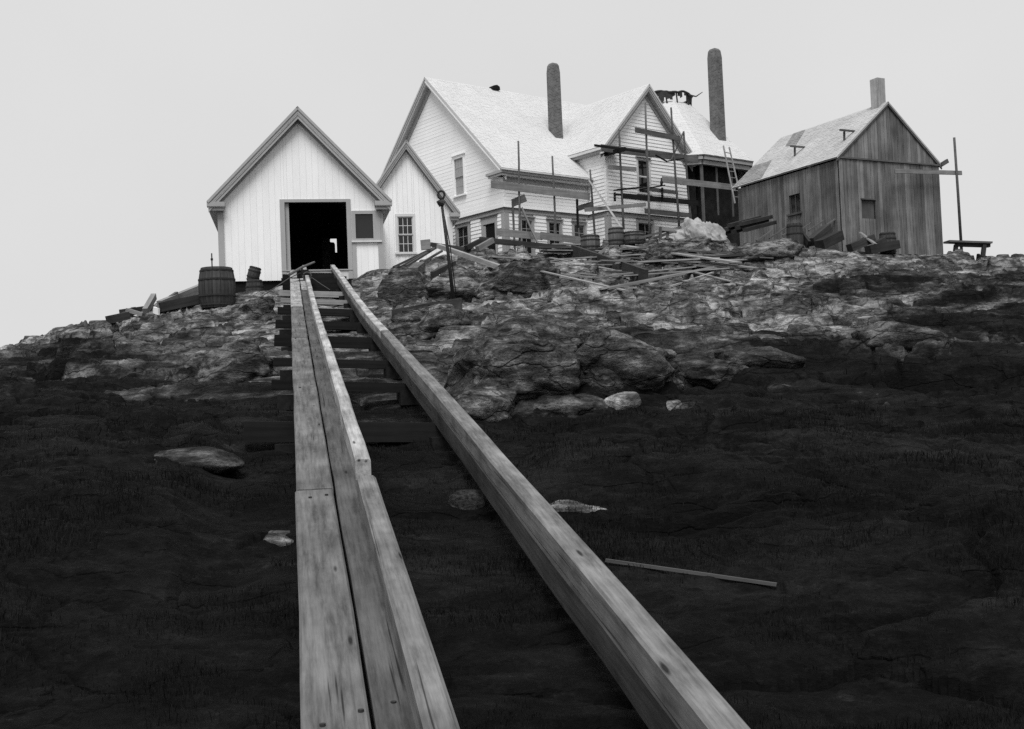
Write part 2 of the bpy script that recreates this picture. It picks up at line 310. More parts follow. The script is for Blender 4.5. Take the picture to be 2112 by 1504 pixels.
sparse = np.linspace(math.radians(29), math.radians(331), 130, endpoint=False)
ang = np.r_[dense, sparse]; NT = len(ang)
rad = np.r_[np.geomspace(2.0, 75, NR), np.geomspace(78, 400, 8)]; NRR = len(rad)
GX = (rad[:, None] * np.sin(ang)[None]); GY = (rad[:, None] * np.cos(ang)[None])
GZ = ground_h(GX, GY); GV = veg_mask(GX, GY)
V = np.c_[GX.ravel(), GY.ravel(), GZ.ravel()]
i, j = np.meshgrid(np.arange(NRR - 1), np.arange(NT), indexing='ij'); jn = (j + 1) % NT
F = np.stack([i * NT + j, i * NT + jn, (i + 1) * NT + jn, (i + 1) * NT + j], -1).reshape(-1, 4)[:, ::-1]
me = bpy.data.meshes.new('ground'); me.vertices.add(len(V) + 1); nl = len(F) * 4 + NT * 3
V = np.vstack([V, [0, 0, float(GZ[0].mean())]]); me.vertices.foreach_set('co', V.ravel())
fan = np.stack([np.full(NT, len(V) - 1), (np.arange(NT) + 1) % NT, np.arange(NT)], -1)
me.loops.add(nl); me.loops.foreach_set('vertex_index', np.r_[F.ravel(), fan.ravel()].astype(np.int32))
me.polygons.add(len(F) + NT)
me.polygons.foreach_set('loop_start', np.r_[np.arange(len(F)) * 4, len(F) * 4 + np.arange(NT) * 3].astype(np.int32))
me.polygons.foreach_set('use_smooth', np.ones(len(F) + NT, bool)); me.update(calc_edges=True)
at = me.attributes.new('veg', 'FLOAT', 'POINT'); at.data.foreach_set('value', np.r_[GV.ravel(), 1.0].astype(np.float32))
me.materials.append(GROUND); gobj = bpy.data.objects.new('ground', me); COL.objects.link(gobj); gobj['kind'] = 'structure'
def hit(px, py, far=46.0):
    d = ray(px, py); Y = np.geomspace(4, far, 420); x, z = d[0] / d[1] * Y, d[2] / d[1] * Y
    k = np.nonzero(z < ground_h(x, Y))[0]
    return float(Y[k[0]]) if len(k) and k[0] > 0 else None
def gz(x, y): return float(ground_h(np.array([x]), np.array([y]))[0])
SEA, n_, l_, b_ = nt('grey_sea', .15); b_.inputs[0].default_value = g(.03)
bump(n_, l_, b_, noise(n_, l_, mapped(n_, l_, (.6, .6, .6)), 1, 6, .6), .4, .3)
sea = mesh('sea', [(-5000, -5000, -7), (5000, -5000, -7), (5000, 5000, -7), (-5000, 5000, -7)], [[0, 1, 2, 3]], SEA, org=A3(0, 0, -7)); sea['kind'] = 'structure'

# ------------------------------------------------------------------ building helpers
def cutiv(iv, cuts):
    for c0, c1 in cuts:
        nv = []
        for a, b in iv:
            if c1 <= a or c0 >= b: nv.append((a, b)); continue
            if c0 > a: nv.append((a, c0))
            if c1 < b: nv.append((c1, b))
        iv = nv
    return [(a, b) for a, b in iv if b - a > .02]
def upright_boards(fr, par, u0, u1, zb, top, ops, bw, mat, backmat, gap=.006, thick=.022, extra=(), jit=.004, back=.10, name='board', zjit=0):
    ed = [u0]
    while ed[-1] + bw * .6 < u1: ed.append(ed[-1] + bw * random.uniform(.88, 1.12))
    ed = [e for e in ed if e < u1 - bw * .4] + [u1]
    for k in list(extra) + [x for o in ops for x in o[:2]]:
        ed = [e for e in ed if abs(e - k) > .05 or e in (u0, u1)]
        if u0 < k < u1: ed.append(k)
    ed.sort(); bk = MB()
    for a, b in zip(ed, ed[1:]):
        mid = (a + b) / 2; T = min(top(a + 1e-4), top(b - 1e-4), top(mid))
        for z0, z1 in cutiv([(zb, T)], [o[2:4] for o in ops if o[0] - 1e-3 < mid < o[1] + 1e-3]):
            ta, tb = (top(a + 1e-4), top(b - 1e-4)) if abs(z1 - T) < 1e-6 else (z1, z1)
            j = random.uniform(0, jit); zz = z0 + (random.uniform(-zjit, zjit) if z0 == zb else 0)
            MB().prism(fr, [(a + gap / 2, zz), (b - gap / 2, zz), (b - gap / 2, tb), (a + gap / 2, ta)], j, thick + j).out(name, mat, par)
            bk.prism(fr, [(a, z0), (b, z0), (b, tb), (a, ta)], -back, -.002)
    bk.out('wall_sheathing', backmat, par)
def clapboards(fr, par, z0, z1, ex, uL, uR, ops, mat, flare=None, butt=.026):
    n = max(1, round((z1 - z0) / ex)); ex = (z1 - z0) / n
    for k in range(n):
        za = z0 + k * ex; zb = za + ex; zm = (za + zb) / 2
        a0, b0, a1, b1 = uL(za), uR(za), uL(zb), uR(zb)
        if b0 - a0 < .1: continue
        fl = flare(zm) if flare else 0
        for a, b in cutiv([(a0, b0)], [o[:2] for o in ops if o[2] < zm < o[3]]):
            ta = a1 if a == a0 else a; tb = b1 if b == b0 else b
            if tb - ta < .02: continue
            j = random.uniform(-.002, .002)
            Vv = [fr(a, -.094, za), fr(b, -.094, za), fr(tb, -.094, zb + .006), fr(ta, -.094, zb + .006), fr(a, fl + butt + j, za), fr(b, fl + butt + j, za), fr(tb, fl + .006, zb + .006), fr(ta, fl + .006, zb + .006)]
            fixn(mesh('clapboard', Vv, [[0, 1, 2, 3], [4, 5, 6, 7], [0, 1, 5, 4], [1, 2, 6, 5], [2, 3, 7, 6], [3, 0, 4, 7]], mat, par))
def wallback(fr, par, poly, n0, n1, mat, name='wall'): return MB().prism(fr, poly, n0, n1).out(name, mat, par)
def window(fr, par, u0, u1, z0, z1, cols=3, rows=2, cw=.11, cmat=None, glass=None, cap=True, n=.03, sashmat=None, rec=.05, lower=True, label=None):
    cmat = cmat or TRIM; glass = glass or GLASS; sashmat = sashmat or TRIM
    m = MB(); m.rect(fr, u0 - cw, u0, z0, z1, -.08, n); m.rect(fr, u1, u1 + cw, z0, z1, -.08, n); m.rect(fr, u0 - cw, u1 + cw, z1, z1 + cw * 1.15, -.08, n + .003)
    m.rect(fr, u0 - cw - .04, u1 + cw + .04, z0 - .07, z0 - .001, -.08, n + .05)
    if cap: m.rect(fr, u0 - cw - .05, u1 + cw + .05, z1 + cw * 1.15 + .001, z1 + cw * 1.15 + .045, -.02, n + .06)
    w = m.out('window', cmat, par); props(w, label)
    zm = (z0 + z1) / 2; sb = .035
    for q, (a, b) in enumerate(((zm, z1), (z0, zm))):
        if q == 1 and not lower: break
        nn = n - rec - q * .03 - .02; s = MB()
        s.rect(fr, u0 + .002, u0 + sb, a, b, nn, nn + .028); s.rect(fr, u1 - sb, u1 - .002, a, b, nn, nn + .028)
        s.rect(fr, u0 + sb, u1 - sb, a, a + sb, nn, nn + .028); s.rect(fr, u0 + sb, u1 - sb, b - sb, b - .002, nn, nn + .028)
        iw = (u1 - u0 - 2 * sb) / cols; ih = (b - a - 2 * sb) / rows
        for c in range(1, cols): s.rect(fr, u0 + sb + c * iw - .011, u0 + sb + c * iw + .011, a + sb, b - sb, nn + .004, nn + .022)
        for r in range(1, rows): s.rect(fr, u0 + sb, u1 - sb, a + sb + r * ih - .011, a + sb + r * ih + .011, nn + .005, nn + .021)
        s.out('sash', sashmat, w)
        for c in range(cols):
            for r in range(rows):
                MB().rect(fr, u0 + sb + c * iw + .005, u0 + sb + c * iw + iw - .005, a + sb + r * ih + .005, a + sb + r * ih + ih - .005, nn + .006, nn + .011).out('pane', glass, w)
    return w
def slab(name, A, B, C, D, t, mat, par):
    """roof slope: eave A-B, ridge C-D (C above B), thickness t below"""
    n = unit(np.cross(B - A, D - A)); n = n if n[2] > 0 else -n
    Vv = [A, B, C, D] + [p - n * t for p in (A, B, C, D)]
    return fixn(mesh(name, Vv, [[0, 1, 2, 3], [4, 5, 6, 7], [0, 1, 5, 4], [1, 2, 6, 5], [2, 3, 7, 6], [3, 0, 4, 7]], mat, par))
def shingles(A, B, C, D, mat, par, ex=.13, w=.15, lift=.006, drop=.0, clip=None):
    n = unit(np.cross(B - A, D - A)); n = n if n[2] > 0 else -n
    L = (np.linalg.norm(D - A) + np.linalg.norm(C - B)) / 2; nc = max(1, int(L / ex)); Vv = []; Ff = []
    for k in range(nc):
        t0, t1 = k / nc, min(1, (k + 1.06) / nc)
        a0, b0, a1, b1 = A + (D - A) * t0, B + (C - B) * t0, A + (D - A) * t1, B + (C - B) * t1
        wd = np.linalg.norm(b0 - a0); m = max(1, int(wd / w)); e = np.sort(np.r_[0, np.clip((np.arange(1, m) + rng.uniform(-.28, .28, m - 1)) / m, 0, 1), 1])
        for p, q in zip(e, e[1:]):
            gp = .004 / max(wd, .1); p += gp; q -= gp
            if q <= p: continue
            dr = rng.uniform(0, .012); li = lift + rng.uniform(-.004, .006); dd = unit(A - D) * dr
            c = [a0 + (b0 - a0) * p + dd, a0 + (b0 - a0) * q + dd, a1 + (b1 - a1) * q, a1 + (b1 - a1) * p]
            if clip is not None and not clip(sum(c) / 4): continue
            i0 = len(Vv); Vv += [c[0] + n * li, c[1] + n * li, c[2] + n * .004, c[3] + n * .004, c[0] + n * .001, c[1] + n * .001]
            Ff += [[i0, i0 + 1, i0 + 2, i0 + 3], [i0, i0 + 4, i0 + 5, i0 + 1], [i0, i0 + 3, i0 + 4], [i0 + 1, i0 + 5, i0 + 2]]
    o = mesh('shingles', Vv, Ff, mat, par); o['kind'] = 'stuff'; return o
def chimney(par, c, w, z0, z1, U, Vx, mat, taper=.06, cap=True):
    m = MB(); w0, w1 = w / 2, w / 2 * (1 - taper); V_ = []
    prof = [(z0, w0), (z1 - .42, w1), (z1 - .42, w1 * 1.0), (z1 - .10, w1 * .86), (z1, w1 * .62)] if cap else [(z0, w0), (z1, w1)]
    for z, r in prof: V_ += [A3(c[0], c[1], z) + U * a * r + Vx * b * r for a, b in ((-1, -1), (1, -1), (1, 1), (-1, 1))]
    k = len(prof); F_ = [[4 * i + j, 4 * i + (j + 1) % 4, 4 * i + 4 + (j + 1) % 4, 4 * i + 4 + j] for i in range(k - 1) for j in range(4)] + [[0, 1, 2, 3], [4 * k - 4, 4 * k - 3, 4 * k - 2, 4 * k - 1]]
    o = fixn(mesh('chimney', V_, F_, mat, par)); uv = o.data.uv_layers.new(name='UVMap')
    for p in o.data.polygons:
        ax = 0 if abs(np.dot(np.array(p.normal), Vx)) > .5 else 1
        for li in p.loop_indices:
            v = np.array(o.data.vertices[o.data.loops[li].vertex_index].co); uv.data[li].uv = (np.dot(v, U if ax == 0 else Vx) + 20, v[2] + ORG[par.name][2])
    return o
def gable_trim(fr, par, uL, zL, ua, za, uR, zR, over, dep, t=.10, fas=.22, roofmat=None, trim=None, light=None, retw=.6, both=True, retL=True, retR=True, back=None):
    """thick boxed gable: roof slopes with rake fascia, pale moulding line, soffit and eave returns"""
    roofmat = roofmat or TRIM; trim = trim or TRIM; light = light or PALETRIM
    rf = None
    for (ue, ze) in ((uL, zL), (uR, zR)):
        A = fr(ue, over, ze); B = fr(ue, -dep, ze); C = fr(ua, -dep, za); D = fr(ua, over, za)
        rf = slab('roof', A, B, C, D, t, roofmat, par)
        s = (za - ze) / (ua - ue); L = math.hypot(1, s); q = 1 if ua > ue else -1
        def strip(nm, off0, off1, n0, n1, mt, inset=0.0):
            # band running under the rake, off = vertical distance below the slab top
            u_a = ue + q * inset
            za_ = lambda u: ze + s * (u - ue)
            MB().prism(fr, [(u_a, za_(u_a) - off1), (ua, za - off1), (ua, za - off0), (u_a, za_(u_a) - off0)], n0, n1).out(nm, mt, par)
        tt = t * L + .002
        strip('rake_fascia', tt, tt + fas * .55, over - .09, over - .03, trim, .05)
        strip('rake_moulding', tt + fas * .55, tt + fas * .75, over - .09, over - .045, light, .05)
        strip('rake_fascia', tt + fas * .75, tt + fas * 1.35, over - .11, over - .07, trim, .05)
        strip('soffit', tt + fas * .8, tt + fas * .8 + .03, .03, over - .112, SOFFIT, .06)
        strip('frieze_and_shade_band', tt + fas * .95, tt + fas * 1.7, .022, .045, trim, abs(uL) * 0 + .28)  # grey strip painted where the soffit's shadow falls on the wall
        # eave box and its return across the gable
        if (ue == uL and retL) or (ue == uR and retR):
            m = MB(); a, b = (ue, ue + q * retw) if q > 0 else (ue + q * retw, ue); zt = ze - t * .2
            m.rect(fr, a, b, zt - .16, zt - .0, -.0, over - .02); m.rect(fr, a + .05, b - .05, zt - .30, zt - .161, 0, over - .10); m.out('eave_return', trim, par)
            MB().rect(fr, a + .012, b - .012, zt - .19, zt - .162, over - .099, over - .045).out('return_moulding', light, par)
            m = MB(); m.rect(fr, min(ue + q * .03, ue + q * .36), max(ue + q * .03, ue + q * .36), zt - .25, zt - .08, -dep, -.001); m.out('eave_box', trim, par)
    return rf

# ------------------------------------------------------------------ boathouse at the head of the ways
bf = frame(BO, RU, -RD)
bh = thing('boathouse', 'white boathouse with open door at the head of the boat ramp', 'boathouse', bf(-.5, 0, 4.4))
DOOR = (-1.10, 1.11, 5.05, 7.55); PW_ = (1.42, 2.06, 6.20, 7.10)
btop = lambda u: 10.62 - abs(u + .52) * 1.045
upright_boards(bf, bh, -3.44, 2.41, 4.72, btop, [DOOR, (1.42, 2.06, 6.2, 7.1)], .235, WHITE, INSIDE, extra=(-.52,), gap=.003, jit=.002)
MB().rect(bf, -1.27, DOOR[0], 4.74, 7.66, -.11, .055).out('door_casing', TRIM, bh)
MB().rect(bf, DOOR[1], 1.27, 4.74, 7.66, -.11, .055).out('door_casing', TRIM, bh)
MB().rect(bf, DOOR[0], DOOR[1], 7.55, 7.66, -.11, .052).out('door_head', TRIM, bh)
MB().rect(bf, -1.27, 1.27, 4.72, 5.05, -.3, .03).out('door_sill', PALETRIM, bh)
MB().rect(bf, -1.27, 1.27, 5.05, 5.09, -.3, .07).out('threshold', TRIM, bh)
MB().rect(bf, -1.09, -.95, 5.10, 7.54, -1.2, -.06).out('sliding_door_edge', TRIM, bh)
dl = MB(); dl.rect(bf, 1.29, 1.42, 6.12, 7.22, .024, .075); dl.rect(bf, 2.06, 2.32, 6.12, 7.22, .024, .075); dl.rect(bf, 1.42, 2.06, 7.10, 7.22, .024, .073); dl.rect(bf, 1.42, 2.06, 6.12, 6.20, .024, .073)
wl_ = dl.out('side_window', TRIM, bh)
MB().rect(bf, 1.42, 2.06, 6.2, 7.1, -.06, -.05).out('pane', GLASS, wl_); MB().rect(bf, 1.26, 2.36, 6.06, 6.115, .024, .11).out('sill', PALETRIM, wl_)
MB().rect(bf, 1.28, 1.42, 4.74, 6.06, .024, .06).out('panel_stile', TRIM, bh); MB().rect(bf, 2.22, 2.43, 4.72, 7.2, .024, .062).out('corner_board', TRIM, bh)
MB().rect(bf, -3.46, -3.25, 4.72, 7.4, .024, .062).out('corner_board', TRIM, bh)
for u in (-3.44, 2.41):
    q = 1 if u < 0 else -1
    m = MB(); m.prism(frame(bf(u, 0, 0), RD, RU), [(0.001, 4.72), (9.0, 4.72), (9.0, 7.97), (0.001, 7.97)], 0, .12 * q); m.out('side_wall', WHITE, bh)
bfb = frame(bf(0, -9.0, 0), RU, -RD); bu = lambda px, py, fr_: np.dot(onplane(px, py, fr_.O, -RD) - BO, RU); wu0, wu1 = bu(670, 500, bfb), bu(694.5, 500, bfb); wt = onplane(690, 492, bfb.O, -RD)[2]; wz = onplane(690, 521, bfb.O, -RD)[2]; wu = wu0
m = MB(); m.rect(bfb, -3.44, wu0, 4.4, 7.6, -.1, 0); m.rect(bfb, wu1, 2.41, 4.4, 7.6, -.1, 0); m.rect(bfb, wu0, wu1, 4.4, wz, -.1, 0); m.rect(bfb, wu0, wu1, wt, 7.6, -.1, 0)
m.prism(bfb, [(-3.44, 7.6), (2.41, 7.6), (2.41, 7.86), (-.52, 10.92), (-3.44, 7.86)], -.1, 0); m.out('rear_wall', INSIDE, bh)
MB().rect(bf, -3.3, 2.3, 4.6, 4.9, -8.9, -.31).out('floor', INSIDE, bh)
gable_trim(bf, bh, -3.80, 7.55, -.52, 10.98, 2.76, 7.55, .38, 9.3, t=.09, fas=.23, retw=.62)
MB().rect(bf, -3.40, 2.38, 3.9, 4.70, -.5, -.06).out('foundation_timber', DARKW, bh)
for u in (-3.2, -2.1, -.9, .6, 1.9): beam('foundation_post', bf(u, -.1, 3.7), bf(u, -.1, 4.69), .22, .22, DARKW, bh, up=A3(1, 0, 0))
bx = thing('storage_box', 'dark box standing inside the boathouse before the back window', 'box', bf(wu + .05, -7.2, 4.9))
f2 = frame(bf(0, -7.2, 0), RU, -RD); BXW = wood('box_boards', .14, 2); zq = lambda py: onplane(680, py, f2.O, -RD)[2]
MB().rect(f2, bu(664, 500, f2), bu(681, 500, f2), 4.9, zq(491), -.5, 0).out('box_side', BXW, bx); MB().rect(f2, bu(663, 500, f2), bu(682, 500, f2), zq(491), zq(491) + .03, -.52, .03).out('box_lid', INSIDE, bx)
MB().prism(f2, [(bu(681, 500, f2) + .002, 4.9), (bu(691, 500, f2), 4.9), (bu(691, 500, f2), zq(504)), (bu(689, 500, f2), zq(500)), (bu(681, 500, f2) + .002, zq(499))], -.4, -.05).out('box_end', INSIDE, bx)

# ------------------------------------------------------------------ store house gable between boathouse and dwelling
AO = P(870, 480, 46.5); af = frame(AO, RU, -RD)
ax = thing('store_shed', 'white steep gabled store shed between boathouse and dwelling', 'shed', af(-.5, 0, 5.0))
at_ = lambda u: 10.50 - abs(u + .54) * 1.39
AW = (-.98, -.36, 6.28, 7.76)
upright_boards(af, ax, -2.35, 1.24, 4.9, at_, [(-.99, -.35, 6.27, 7.77)], .21, WHITE, WHITE, extra=(-.54,), gap=.006, jit=.003)
window(af, ax, *AW, cols=3, rows=2, cw=.10, cmat=PALETRIM, cap=False, n=.045, sashmat=PALETRIM)
MB().rect(af, 1.07, 1.27, 4.9, 7.75, .024, .05).out('corner_board', PALETRIM, ax)
for u in (-2.35, 1.24): MB().prism(frame(af(u, 0, 0), RD, RU), [(.001, 4.9), (6.0, 4.9), (6.0, 7.9), (.001, 7.9)], 0, .1 if u < 0 else -.1).out('side_wall', WHITE, ax)
gable_trim(af, ax, -2.66, 7.88, -.54, 10.86, 1.58, 7.88, .32, 5.6, t=.07, fas=.17, retw=.42)

# ------------------------------------------------------------------ keepers' dwelling, clapboarded, still in its scaffolds
TH = math.radians(38.3); hd = A3(-math.sin(TH), math.cos(TH), 0); he = A3(math.cos(TH), math.sin(TH), 0)
HC = P(1040, 430, 47.0); gf = frame(HC, hd, -he); ff = frame(HC, he, -hd)
gf_raw = gf
hs = thing('dwelling', 'large white clapboard keepers dwelling with shingled roof under scaffolds', 'house', (HC[0], HC[1], 5.4))
GW = 9.9; AP = 4.95; m_ = .96
rz = lambda u: 14.38 - abs(u - AP) * m_                      # wall top along the gable
MB().prism(gf, [(0, 5.3), (GW, 5.3), (GW, 9.55), (AP, 14.3), (0, 9.55)], -.14, -.095).out('gable_wall', WHITE, hs)
MB().rect(ff, .141, 10.8, 5.3, 9.6, -.14, -.095).out('front_wall', WHITE, hs)
MB().rect(frame(ff(0, -GW, 0), he, -hd), .2, 10.8, 5.3, 9.6, -.14, 0).out('rear_wall', WHITE, hs)
o1 = (2.51, 3.38, 5.3, 7.74); o2 = (.63, 1.44, 5.3, 7.55); gw = (2.72, 3.38, 9.12, 10.72)
lowops = [(o1[0] - .14, o1[1] + .14, 5, 7.93), (o2[0] - .14, o2[1] + .14, 5, 7.92)]
clapboards(gf, hs, 5.5, 7.90, .155, lambda z: .22, lambda z: GW, lowops, WHITE)
clapboards(gf, hs, 8.10, 14.2, .155, lambda z: -.024 if z < 9.6 else AP - (14.38 - z) / m_, lambda z: AP + (14.38 - z) / m_ if z > 9.7 else GW, [(gw[0] - .1, gw[1] + .1, gw[2] - .06, gw[3] + .13)], WHITE, butt=.011, flare=lambda z: .05 * max(0, 1 - (z - 8.1) / .5))
fw = [(.86, 1.43), (2.37, 3.0), (3.80, 4.40)]
clapboards(ff, hs, 5.5, 7.90, .155, lambda z: .22, lambda z: 4.72, [(a - .12, b + .12, 6.1, 7.9) for a, b in fw], WHITE)
clapboards(ff, hs, 8.10, 9.45, .155, lambda z: -.024, lambda z: 4.72, [], WHITE, flare=lambda z: .05 * max(0, 1 - (z - 8.1) / .5))
for f_, u1_ in ((gf, GW), (ff, 4.72)):
    MB().rect(f_, .001 if f_ is ff else -.03, .20, 5.4, 7.90, 0, .034 if f_ is gf else .036).out('corner_board', TRIM, hs)
    MB().rect(f_, -.03 if f_ is gf else .005, u1_, 7.90, 8.06, 0, .042 if f_ is gf else .044).out('frieze_and_shade_band', TRIM, hs)
    MB().rect(f_, -.09 if f_ is gf else .005, u1_, 8.06, 8.095, 0, .095).out('water_table', SCAF, hs)
window(gf, hs, *gw, cols=3, rows=2, cw=.11, cmat=WHITE, glass=CURTAIN, n=.05, sashmat=TRIM, label='upper gable window with pale curtained panes')
window(gf, hs, 2.56, 3.33, 6.0, 7.70, cols=2, rows=2, cw=.13, n=.05, cap=True)
m = MB(); m.rect(gf, o2[0] - .13, o2[0], 5.4, 7.55, -.3, .05); m.rect(gf, o2[1], o2[1] + .13, 5.4, 7.55, -.3, .05); m.rect(gf, o2[0] - .13, o2[1] + .13, 7.55, 7.84, -.3, .052)
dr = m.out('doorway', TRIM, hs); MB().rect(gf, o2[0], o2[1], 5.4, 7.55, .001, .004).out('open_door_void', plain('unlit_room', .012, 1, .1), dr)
MB().rect(gf, o2[0] - .2, o2[1] + .2, 7.841, 7.885, 0, .1).out('door_cap', SCAF, dr)
beam('door_leaf', gf(o2[1] - .06, .02, 5.5), gf(o2[1] - .06, .02, 7.5), .16, .03, TRIM, dr, up=-he)
for a, b in fw: window(ff, hs, a, b, 6.2, 7.62, cols=2, rows=2, cw=.11, n=.05)
# main roof, boxed eave with two mouldings, rakes
EZ = 9.66; RZ = 14.74; EO = .38
A = ff(-.36, EO, EZ); B = ff(11.2, EO, EZ); C = ff(11.2, -AP, RZ); D = ff(-.36, -AP, RZ)
rf = slab('roof', A, B, C, D, .08, SHINGLE, hs)
shingles(A, B, C, D, SHINGLE, rf, .135, .16)
A2 = ff(-.36, -GW - EO, EZ); B2 = ff(11.2, -GW - EO, EZ); slab('roof', A2, B2, C, D, .08, SHINGLE, hs)
MB().rect(ff, -.34, 4.72, EZ - .20, EZ - .09, -.05, EO - .02).out('eave_fascia', TRIM, hs)
MB().rect(ff, -.36, 4.72, EZ - .09, EZ - .03, EO - .015, EO + .05).out('gutter_moulding', PALETRIM, hs)
MB().rect(ff, -.30, 4.72, EZ - .30, EZ - .201, -.05, EO - .12).out('eave_box', PALETRIM, hs)
MB().rect(ff, -.02, 4.72, EZ - .48, EZ - .301, 0, .06).out('eave_frieze', TRIM, hs)
MB().rect(gf, -.34, .72, EZ - .20, EZ - .092, 0, .36).out('eave_return', TRIM, hs)
MB().rect(gf, -.30, .66, EZ - .30, EZ - .201, 0, .28).out('return_moulding', PALETRIM, hs)
for sg in (1, -1):
    ue = AP - sg * (AP + .26); zt_ = lambda u: RZ - abs(u - AP) * (RZ - EZ) / (AP + EO)
    for nm, o0, o1_, n0, n1, mt in (('rake_fascia', .12, .26, .28, .34, WHITE if sg > 0 else TRIM), ('rake_moulding', .26, .33, .25, .31, WHITE if sg > 0 else PALETRIM), ('soffit', .30, .34, .03, .25, WHITE if sg > 0 else SOFFIT), ('frieze_and_shade_band', .341, .58, .03, .06, WHITE if sg > 0 else TRIM)):
        MB().prism(gf, [(ue, zt_(ue) - o1_), (AP, RZ - o1_), (AP, RZ - o0), (ue, zt_(ue) - o0)], n0, n1).out(nm, mt, hs)
chimney(hs, ff(4.95, -2.25, 0), .47, 11.2, 15.45, he, hd, BRICK)
vp = onplane(1019, 178, ff(0, -AP, 0), -hd); vu = np.dot(vp - ff.O, he)
MB().prism(frame(ff(vu, -AP, 0), he, -hd), [(-.22, RZ - .05), (.22, RZ - .05), (.20, RZ + .10), (.05, RZ + .17), (-.14, RZ + .12)], -.18, .18).out('ridge_hood', DARKW, hs)
# cross wing
WI = HC + he * 4.72; wlf = frame(WI, -hd, -he); WC = WI - hd * 1.20; wf = frame(WC, he, -hd)
WU = 5.1; WAP = 2.56; wtop = lambda u: 13.55 - abs(u - WAP) * 1.12
MB().prism(wf, [(0, 5.3), (WU, 5.3), (WU, 10.7), (WAP, 13.5), (0, 10.7)], -.14, -.095).out('wing_gable_wall', WHITE, hs)
MB().rect(wlf, -3.2, 1.06, 5.3, 10.7, -.14, -.095).out('wing_side_wall', WHITE, hs)
MB().rect(frame(wf(WU, 0, 0), hd, he), .0, 2.5, 5.3, 10.7, -.14, -.001).out('wing_side_wall', WHITE, hs)
ww = (1.95, 2.60, 9.05, 10.52)
clapboards(wf, hs, 8.10, 13.4, .155, lambda z: -.024 if z < 10.7 else WAP - (13.55 - z) / 1.12, lambda z: WU + .024 if z < 10.7 else WAP + (13.55 - z) / 1.12, [(ww[0] - .1, ww[1] + .1, ww[2] - .05, ww[3] + .12)], WHITE, flare=lambda z: .05 * max(0, 1 - (z - 8.1) / .5))
clapboards(wf, hs, 5.5, 7.90, .155, lambda z: .2, lambda z: WU - .18, [(1.68, 2.80, 5.9, 7.9)], WHITE)
clapboards(wlf, hs, 8.10, 10.65, .155, lambda z: 0 if z < 9.6 else -1.6, lambda z: 1.224, [], WHITE); clapboards(wlf, hs, 5.5, 7.9, .155, lambda z: 0, lambda z: 1.0, [], WHITE)
MB().rect(wf, .001, .18, 5.4, 7.9, 0, .034).out('corner_board', TRIM, hs); MB().rect(wf, WU - .17, WU, 5.4, 7.9, 0, .034).out('corner_board', TRIM, hs); MB().rect(wlf, 1.03, 1.20, 5.4, 7.9, 0, .033).out('corner_board', TRIM, hs)
for f_, a, b in ((wf, -.0, WU), (wlf, 0, 1.23)):
    MB().rect(f_, a, b, 7.9, 8.06, 0, .043).out('frieze_and_shade_band', TRIM, hs); MB().rect(f_, a, b + .01, 8.06, 8.095, 0, .093).out('water_table', SCAF, hs)
window(wf, hs, *ww, cols=1, rows=1, cw=.10, cmat=PALETRIM, n=.05, sashmat=WHITE); window(wf, hs, 1.80, 2.68, 6.2, 7.7, cols=2, rows=2, cw=.11, n=.05, cap=False)
WEZ, WRZ = 10.86, 13.92
for sg in (-1, 1):
    ue = WAP + sg * (WAP + .34); A = wf(ue, .36, WEZ); B = wf(ue, -6.0, WEZ); C = wf(WAP, -6.0, WRZ); D = wf(WAP, .36, WRZ)
    r_ = slab('wing_roof', A, B, C, D, .08, SHINGLE, hs)
    if sg < 0: shingles(A, B, C, D, SHINGLE, r_, .135, .16)
    zt_ = lambda u: WRZ - abs(u - WAP) * (WRZ - WEZ) / (WAP + .34)
    for nm, o0, o1_, n0, n1, mt in (('rake_fascia', .13, .25, .27, .34, TRIM), ('rake_moulding', .25, .31, .25, .31, PALETRIM), ('soffit', .30, .34, .03, .25, SOFFIT), ('frieze_and_shade_band', .341, .55, .03, .06, TRIM)):
        MB().prism(wf, [(ue, zt_(ue) - o1_), (WAP, WRZ - o1_), (WAP, WRZ - o0), (ue, zt_(ue) - o0)], n0, n1).out(nm, mt, hs)
MB().rect(wlf, -1.6, 1.52, WEZ - .14, WEZ - .03, -.05, .34).out('wing_eave', PALETRIM, hs); MB().rect(wlf, -1.6, 1.45, WEZ - .25, WEZ - .141, -.05, .25).out('wing_eave_box', TRIM, hs)
MB().rect(wf, -.28, .5, WEZ - .25, WEZ - .04, .027, .33).out('eave_return', TRIM, hs)
